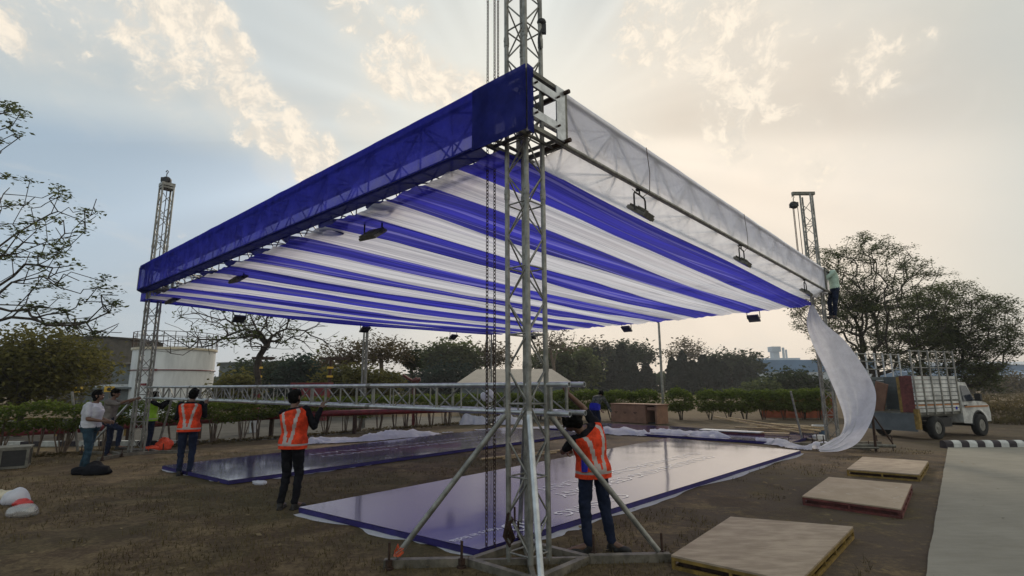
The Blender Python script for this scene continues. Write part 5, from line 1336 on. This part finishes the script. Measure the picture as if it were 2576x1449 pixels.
# ---------------------------------------------------------------- hedges
def hedge_leaves(n, x0, x1, w, z0, z1, seed):
    k = np.random.default_rng(seed); x = x0+(x1-x0)*k.random(n); a = k.random(n)*6.283; rr = k.random(n)**.35
    zc, hz = (z0+z1)/2, (z1-z0)/2
    up = np.array([.13*nz((q*1.2, seed, 0))+.07*nz((q*4, seed, 2)) for q in x]); dn = np.array([.30*nz((q*1.1, seed, 7)) for q in x])
    y = w*rr*np.cos(a)*np.array([1+.3*nz((q*1.6, seed, 3)) for q in x]); s = np.sin(a)
    z = zc+hz*rr*np.sign(s)*np.abs(s)**.6; z = z+np.where(s > 0, up, dn*rr)
    return np.stack([x, y, z], 1)
def stems(mb, x, k, h):
    for _ in range(5+int(k.random()*4)):
        a = k.random()*6.283; d = .10+.22*k.random(); p = Vector((x+.08*math.cos(a), .08*math.sin(a), 0)); q = Vector((x+d*math.cos(a), d*math.sin(a)*.7, h))
        m_ = p.lerp(q, .5)+Vector((k.normal(0, .05), k.normal(0, .04), 0)); mb.path([p, m_, q], [.022, .017, .012], 5)
def hedge_row(label, a, b, seed):
    a = Vector(a); b = Vector(b); L = (b-a).length; t = thing('hedge', label, 'hedge', a, math.atan2((b-a).y, (b-a).x))
    k = np.random.default_rng(seed); n = int(L*1500)
    x = .5
    while x < L-.3:
        m = MB(); stems(m, x+k.normal(0, .12), k, .95); m.build('stem_cluster', M['barkpale'], t); x += .62+.3*k.random()
    f = leaves('foliage', hedge_leaves(n, 0, L, .55, .70, 1.42, seed), .05, 'leafhedge', t, seed, .3, 1, .03, aspect=.6)
hedge_row('clipped hedge on bare stems along the road left of the far tower', UVP(-6.5, 16.3), UVP(20.3, 16.0), 4)
ra, rb = UVP(18.6, 14.5), UVP(24.6, 3.3)
ra = AT(1455, 1060, 26.6); rb = AT(2075, 1062, 25.0); ra.z = rb.z = 0
lb = ['leftmost clipped shrub of the right hedge behind the stooping man', 'clipped shrub behind the board crate', 'clipped shrub right of the board crate, touching the lamp post', 'separate clipped shrub just right of the lamp post', 'narrow clipped shrub between two gaps of the right hedge', 'wide clipped shrub left of the bamboo pile', 'clipped shrub behind the tip of the bamboo pile', 'clipped shrub over the left end of the orange sheet', 'clipped shrub over the middle of the orange sheet', 'rightmost clipped shrub beside the right tower']
lb = ['clipped shrub hiding the right wall of the hut', 'clipped shrub at the near right corner of the hut']+lb
xs = [(1305, 1375), (1375, 1440), (1440, 1520), (1520, 1598), (1598, 1660), (1682, 1745), (1760, 1815), (1815, 1895), (1895, 1950), (1945, 2000), (1995, 2050), (2040, 2085)]
for i, (x0, x1) in enumerate(xs):
    Yh = 29.3-.1*i; p, q = AT(x0, 1060, Yh), AT(x1, 1060, Yh); p.z = q.z = 0; L = (q-p).length
    t = thing('hedge_shrub', lb[i], 'shrub', p, math.atan2((q-p).y, (q-p).x), 'clipped shrubs of the right hedge')
    k = np.random.default_rng(300+i); m = MB()
    for s in range(max(1, int(L/.7))): stems(m, L*(s+.5)/max(1, int(L/.7)), k, .8)
    m.build('stem_cluster', M['bark'], t)
    C = hedge_leaves(int(2200*L), .0, L, .62, .45, 1.58, 400+i); C[:, 2] -= .25*np.abs(C[:, 0]/L-.5)**2*4*.6*(C[:, 2] > 1.1)
    leaves('foliage', C, .06, 'leafhedge', t, i, .3, 1, .04, aspect=.6)
# dead leaves and soil heaped under the left hedge
k = np.random.default_rng(8); n = 2600; u = -5+22*k.random(n); v = 15.9+k.normal(0, .30, n)
C = np.array([UVP(a, b, abs(.05*nz((a*2, b*3, 0)))+.02) for a, b in zip(u, v)])
tag(leaves('leaf_litter', C, .06, 'leafdry', None, 5, .6, 1, .02), 'dead leaves heaped along the foot of the left hedge', 'leaves', None, 'stuff')

# ---------------------------------------------------------------- things behind the hedges
c = AT(433, 969, 36); t = thing('storage_tank', 'white storage tank with a railed roof behind the left hedge', 'tank', (c.x, 36, 0)); rT = px(90, 36); hT = AT(440, 884, 36).z
m = MB(); m.tube((0, 0, 0), (0, 0, hT), rT, rT, 48, 0, False); m.build('shell', M['tankpaint'], t)
m = MB(); m.tube((0, 0, hT), (0, 0, hT+.14), rT+.10, rT+.10, 48); m.tube((0, 0, hT+.14), (0, 0, hT+.3), rT, .3, 48); m.build('roof', M['creambag'], t)
m = MB()
for z in (hT+.5, hT+.85, hT+1.15): m.path([((rT+.06)*math.cos(q*.1309), (rT+.06)*math.sin(q*.1309), z) for q in range(49)], .022, 4)
for q in range(24): a = q*.2618; m.tube(((rT+.06)*math.cos(a), (rT+.06)*math.sin(a), hT+.1), ((rT+.06)*math.cos(a), (rT+.06)*math.sin(a), hT+1.15), .022, n=4)
m.build('railing', M['rust'], t)
m = MB(); zz = AT(440, 930, 36-rT).z; m.path([((rT+.07)*math.cos(q*.1309), (rT+.07)*math.sin(q*.1309), zz) for q in range(49)], .035, 5); m.tube((.1, -rT-.08, .4), (.1, -rT-.08, zz), .05, n=6); m.box((.25, -rT-.1, zz), (.5, .12, .12)); m.box((-.2, -rT-.12, zz-.9), (.3, .12, .14)); m.build('spray_pipe', M['red'], t)
def shed(name, label, x0, x1, y0, Y, dep, wall, roof, hip=0.0, rise=.6, cat='building', open_=False):
    a = AT(x0, y0, Y); b = AT(x1, y0, Y); h = a.z; t = thing(name, label, cat, ((a.x+b.x)/2, Y, 0)); w = (b.x-a.x)/2
    m = MB(); m.box((0, dep/2, h/2), (2*w-.5, dep-.5, h)); m.build('wall', wall, t)
    m = MB(); k = hip*w
    vs = [(-w, 0, h), (w, 0, h), (w, dep, h), (-w, dep, h), (-w+k, dep/2, h+rise), (w-k, dep/2, h+rise)]
    m.add(vs, [(0, 1, 5, 4), (1, 2, 5), (2, 3, 4, 5), (3, 0, 4)]); m.add([(p[0], p[1], p[2]-.1) for p in vs[:4]], [(3, 2, 1, 0)])
    m.box((0, 0, h-.05), (2*w, .06, .12)); m.build('roof', roof, t); return t
shed('hut', 'low hut with a pale hipped roof behind the chains', 1148, 1440, 964, 36, 6, M['grey'], M['tin'], .30, 1.0)
shed('long_shed', 'long grey roofed shed behind the bare tree', 545, 795, 912, 66, 14, M['grey'], M['grey'], .05, .5)
shed('low_building', 'dark grey green building behind the yellow signs', 196, 345, 975, 34, 5, M['grey'], M['grey'], .0, .2)
t = shed('pale_building', 'pale storeyed building partly hidden by the left trees', 135, 262, 846, 55, 10, M['concrete'], M['concrete'], .0, .2)
m = MB(); cx = 0
for z in (2.3, 4.2, 5.6): m.box((0, -.2, z), (5.0, .9, .18)); m.box((0, .255, z+.7), (4.4, .02, .6))
m.build('balcony', M['aludark'], t)
shed('grey_block', 'small grey block house left of the tank', 272, 345, 915, 44, 5, M['grey'], M['concrete'], .0, .2)
# blue factory and its tower far on the right
Yf = 150; a = AT(1895, 906, Yf); b = AT(2120, 906, Yf); t = thing('factory', 'blue and white factory hall with a square tower far away', 'factory', ((a.x+b.x)/2+4, Yf, 0)); w = (b.x-a.x)/2+5; h = a.z
m = MB(); m.box((0, 10, h*.30), (2*w, 20, h*.62)); m.build('lower_wall', M['hazewhite'], t)
m = MB(); m.box((0, 9.9, h*.80), (2*w+.4, 20.4, h*.40)); m.build('upper_wall', M['hazeblue'], t)
m = MB(); m.box((-w*.55, 8, h+.35), (w*.9, 10, .7)); m.build('roof', M['hazewhite'], t)
for q in range(9): m = MB(); m.box((-w*.9+q*w*.2, -.12, h*.3), (.25, .2, h*.55)); m.build('pilaster', M['hazeblue'], t)
tw = AT(1973, 869, Yf); m = MB(); m.box((tw.x-t.location.x, 6, (tw.z+h)/2-1.2), (1.8, 2, tw.z-h+2.4)); m.box((tw.x-t.location.x, 6, tw.z-.7), (2.6, 2.6, 1.5)); m.box((tw.x-t.location.x+2.6, 6, (tw.z+h)/2-1.1), (.5, .5, tw.z-h+1.8)); m.box((tw.x-t.location.x+3.4, 6, (tw.z+h)/2-1.4), (.4, .4, tw.z-h+1.2)); m.build('tower', M['hazewhite'], t)
for lb, x0, x1, y0, Y, mt in [('long pale blue roofed shed far off at the right border', 2395, 2700, 918, 190, 'hazeblue'), ('far pale shed below the blue roofed shed at the right border', 2360, 2680, 945, 150, 'hazewhite')]:
    shed('far_shed', lb, x0, x1, y0, Y, 30, M[mt], M['hazewhite' if mt == 'hazeblue' else 'hazeblue'], .0, 1.6)
# red pipeline along the road
pl = thing('pipeline', 'dark red pipeline running behind the left hedge', 'pipe', AT(-120, 1095, 17.6))
o = pl.location.copy(); pts = [AT(-120, 1096, 17.6), AT(183, 1081, 18.3), AT(417, 1064, 19.4), AT(625, 1051, 20.3), AT(819, 1040, 21.1), AT(1160, 1030, 23.5)]
m = MB(); m.path([p-o for p in pts], .115, 10); m.build('pipe', M['red'], pl)
for i, f in enumerate((.3, .9, 1.6, 2.4, 3.3, 4.2)):
    k = int(f); p = pts[k].lerp(pts[k+1], f-k)-o; m = MB(); m.box((p.x, p.y, (p.z-.1-o.z)/2-(o.z)*0+(-o.z)/2*0), (.12, .12, max(.05, (p.z+o.z)-.1))); 
    m = MB(); top = p.z-.10; bot = -o.z; m.box((p.x, p.y, (top+bot)/2), (.12, .14, top-bot)); m.build('support', M['rust'], pl)
# yellow rail and boards by the road
t = thing('yellow_rail', 'dull yellow guard rail behind the left hedge', 'rail', AT(20, 1058, 21)); o = t.location.copy()
for (x0, y0, x1, y1) in ((-60, 1056, 150, 1053), (240, 1052, 320, 1050), (-60, 1064, 150, 1062)):
    m = MB(); m.tube(AT(x0, y0, 21)-o, AT(x1, y1, 21.6)-o, .045, n=7); m.build('rail', M['yellow'], t)
for x in (-40, 60, 145, 250, 318):
    p = AT(x, 1056, 21.2); m = MB(); m.tube((p.x-o.x, p.y-o.y, -o.z), (p.x-o.x, p.y-o.y, p.z-o.z), .04, n=6); m.build('post', M['yellow'], t)
def sign(label, x, y, Y, w, h):
    c = AT(x, y, Y); t = thing('warning_sign', label, 'sign', (c.x, Y, 0), 0, 'yellow warning boards on the grey building')
    m = MB(); m.box((0, 0, c.z), (w, .03, h)); m.build('board', M['signyellow'], t)
    e = MB()
    for q in range(6):
        a = q*1.047; e.tube((.0, -.018, c.z), (.12*math.cos(a), -.018, c.z+.10*math.sin(a)), .03, .045, 6)
    e.tube((0, -.02, c.z), (0, -.022, c.z), .08, n=12); e.build('emblem', M['black'], t)
    p = MB(); p.box((0, .05, c.z/2), (.06, .06, c.z)); p.build('post', M['aludark'], t)
M['signyellow'] = pbr('sign_yellow', (.62, .38, .03), .5, 0, .12, 4)
sign('yellow board with a black emblem right of the man in grey', 275, 979, 33.5, px(25, 33.5), px(14, 33.5))
sign('yellow board with a dark emblem left of the man in grey', 197, 980, 33.5, px(22, 33.5), px(14, 33.5))
# poles
def post(name, label, x, ytop, Y, r, mat, cat='pole'):
    c = AT(x, ytop, Y); t = thing(name, label, cat, (c.x, Y, 0)); m = MB(); m.tube((0, 0, 0), (0, 0, c.z), r, r*.75, 8); m.build('shaft', M[mat], t); return t, c.z
t, h = post('lamp_post', 'tall thin lamp post rising above the right hedge', 1657, 812, 31, .085, 'alu', 'lamp post')
m = MB(); m.beam((0, 0, h), (-.22, 0, h+.16), .12, .07); m.beam((0, 0, h-.02), (-.1, 0, h+.05), .05, .05); m.build('lamp_head', M['rust'], t)
t, h = post('steel_pole', 'grey pole of the twin steel pair, left one', 917, 815, 24.5, .055, 'alu'); t, h = post('steel_pole', 'thicker grey pole of the twin steel pair, right one', 925, 812, 24.6, .085, 'alu')
for lb, x, yt, x0, x1 in (('dark gantry post with yellow bands and a wide crossarm', 832, 903, 803, 880), ('dark banded post behind the bare tree trunk', 655, 902, 635, 690)):
    t, h = post('gantry_post', lb, x, yt, 33, .13, 'rust')
    m = MB(); m.beam(AT(x0, yt-1, 33)-t.location, AT(x1, yt-1, 33)-t.location, .12, .16); m.build('crossarm', M['rust'], t)
    for y in (925, 947): z = AT(x, y, 33).z; m = MB(); m.tube((0, 0, z-.06), (0, 0, z+.06), .19, n=10); m.build('yellow_band', M['signyellow'], t)
for lb, x, y, Y in (('far thin street lamp left of the tank', 277, 875, 70), ('second far thin street lamp beside the tank', 305, 888, 80)):
    t, h = post('street_lamp', lb, x, y, Y, .09, 'aludark', 'street lamp'); m = MB(); m.box((.25, 0, h+.05), (.7, .2, .15)); m.build('lamp_head', M['aludark'], t)
# red fire monitor and red cabinet
c = AT(1042, 958, 26); t = thing('fire_monitor', 'orange red water cannon on a stand above the truss', 'water cannon', (c.x, 26, 0))
m = MB(); m.tube((0, 0, 0), (0, 0, c.z-.1), .07, n=8); m.build('stand', M['red'], t)
m = MB(); m.tube((.3, 0, c.z+.06), (-.1, 0, c.z), .10, .08, 8); m.tube((-.1, 0, c.z), (-.55, 0, c.z+.28), .07, .06, 8); m.path([(.1, 0, c.z-.15), (.22, 0, c.z-.02), (.1, 0, c.z+.14), (-.05, 0, c.z+.05)], .05, 6); m.build('barrel', M['orangeold'] if 'orangeold' in M else M['redpaint'], t)
c = AT(785, 968, 30); m = MB(); m.box((0, 0, c.z/2), (1.9, .6, c.z)); m.prism([(-1.05, -.4), (1.05, -.4), (1.05, .4), (-1.05, .4)], c.z, c.z+.12)
tag(m.build('red_cabinet', M['red'], None, (c.x, 30, 0)), 'dark red cabinet behind the middle of the left hedge', 'cabinet')

# ---------------------------------------------------------------- air: a thin even haze
hm = bpy.data.materials.new('haze_air'); hm.use_nodes = True; ht = NT(hm.node_tree); ht.n.clear()
ho = ht.node('ShaderNodeOutputMaterial'); hv = ht.node('ShaderNodeVolumePrincipled'); hv.inputs['Color'].default_value = (.92, .93, .95, 1)
hv.inputs['Density'].default_value = .0007; hv.inputs['Anisotropy'].default_value = .3; ht.l.new(hv.outputs[0], ho.inputs['Volume'])
m = MB(); m.box((0, 111, 7.4), (604, 302, 16.8)); tag(m.build('haze', hm), kind='stuff')
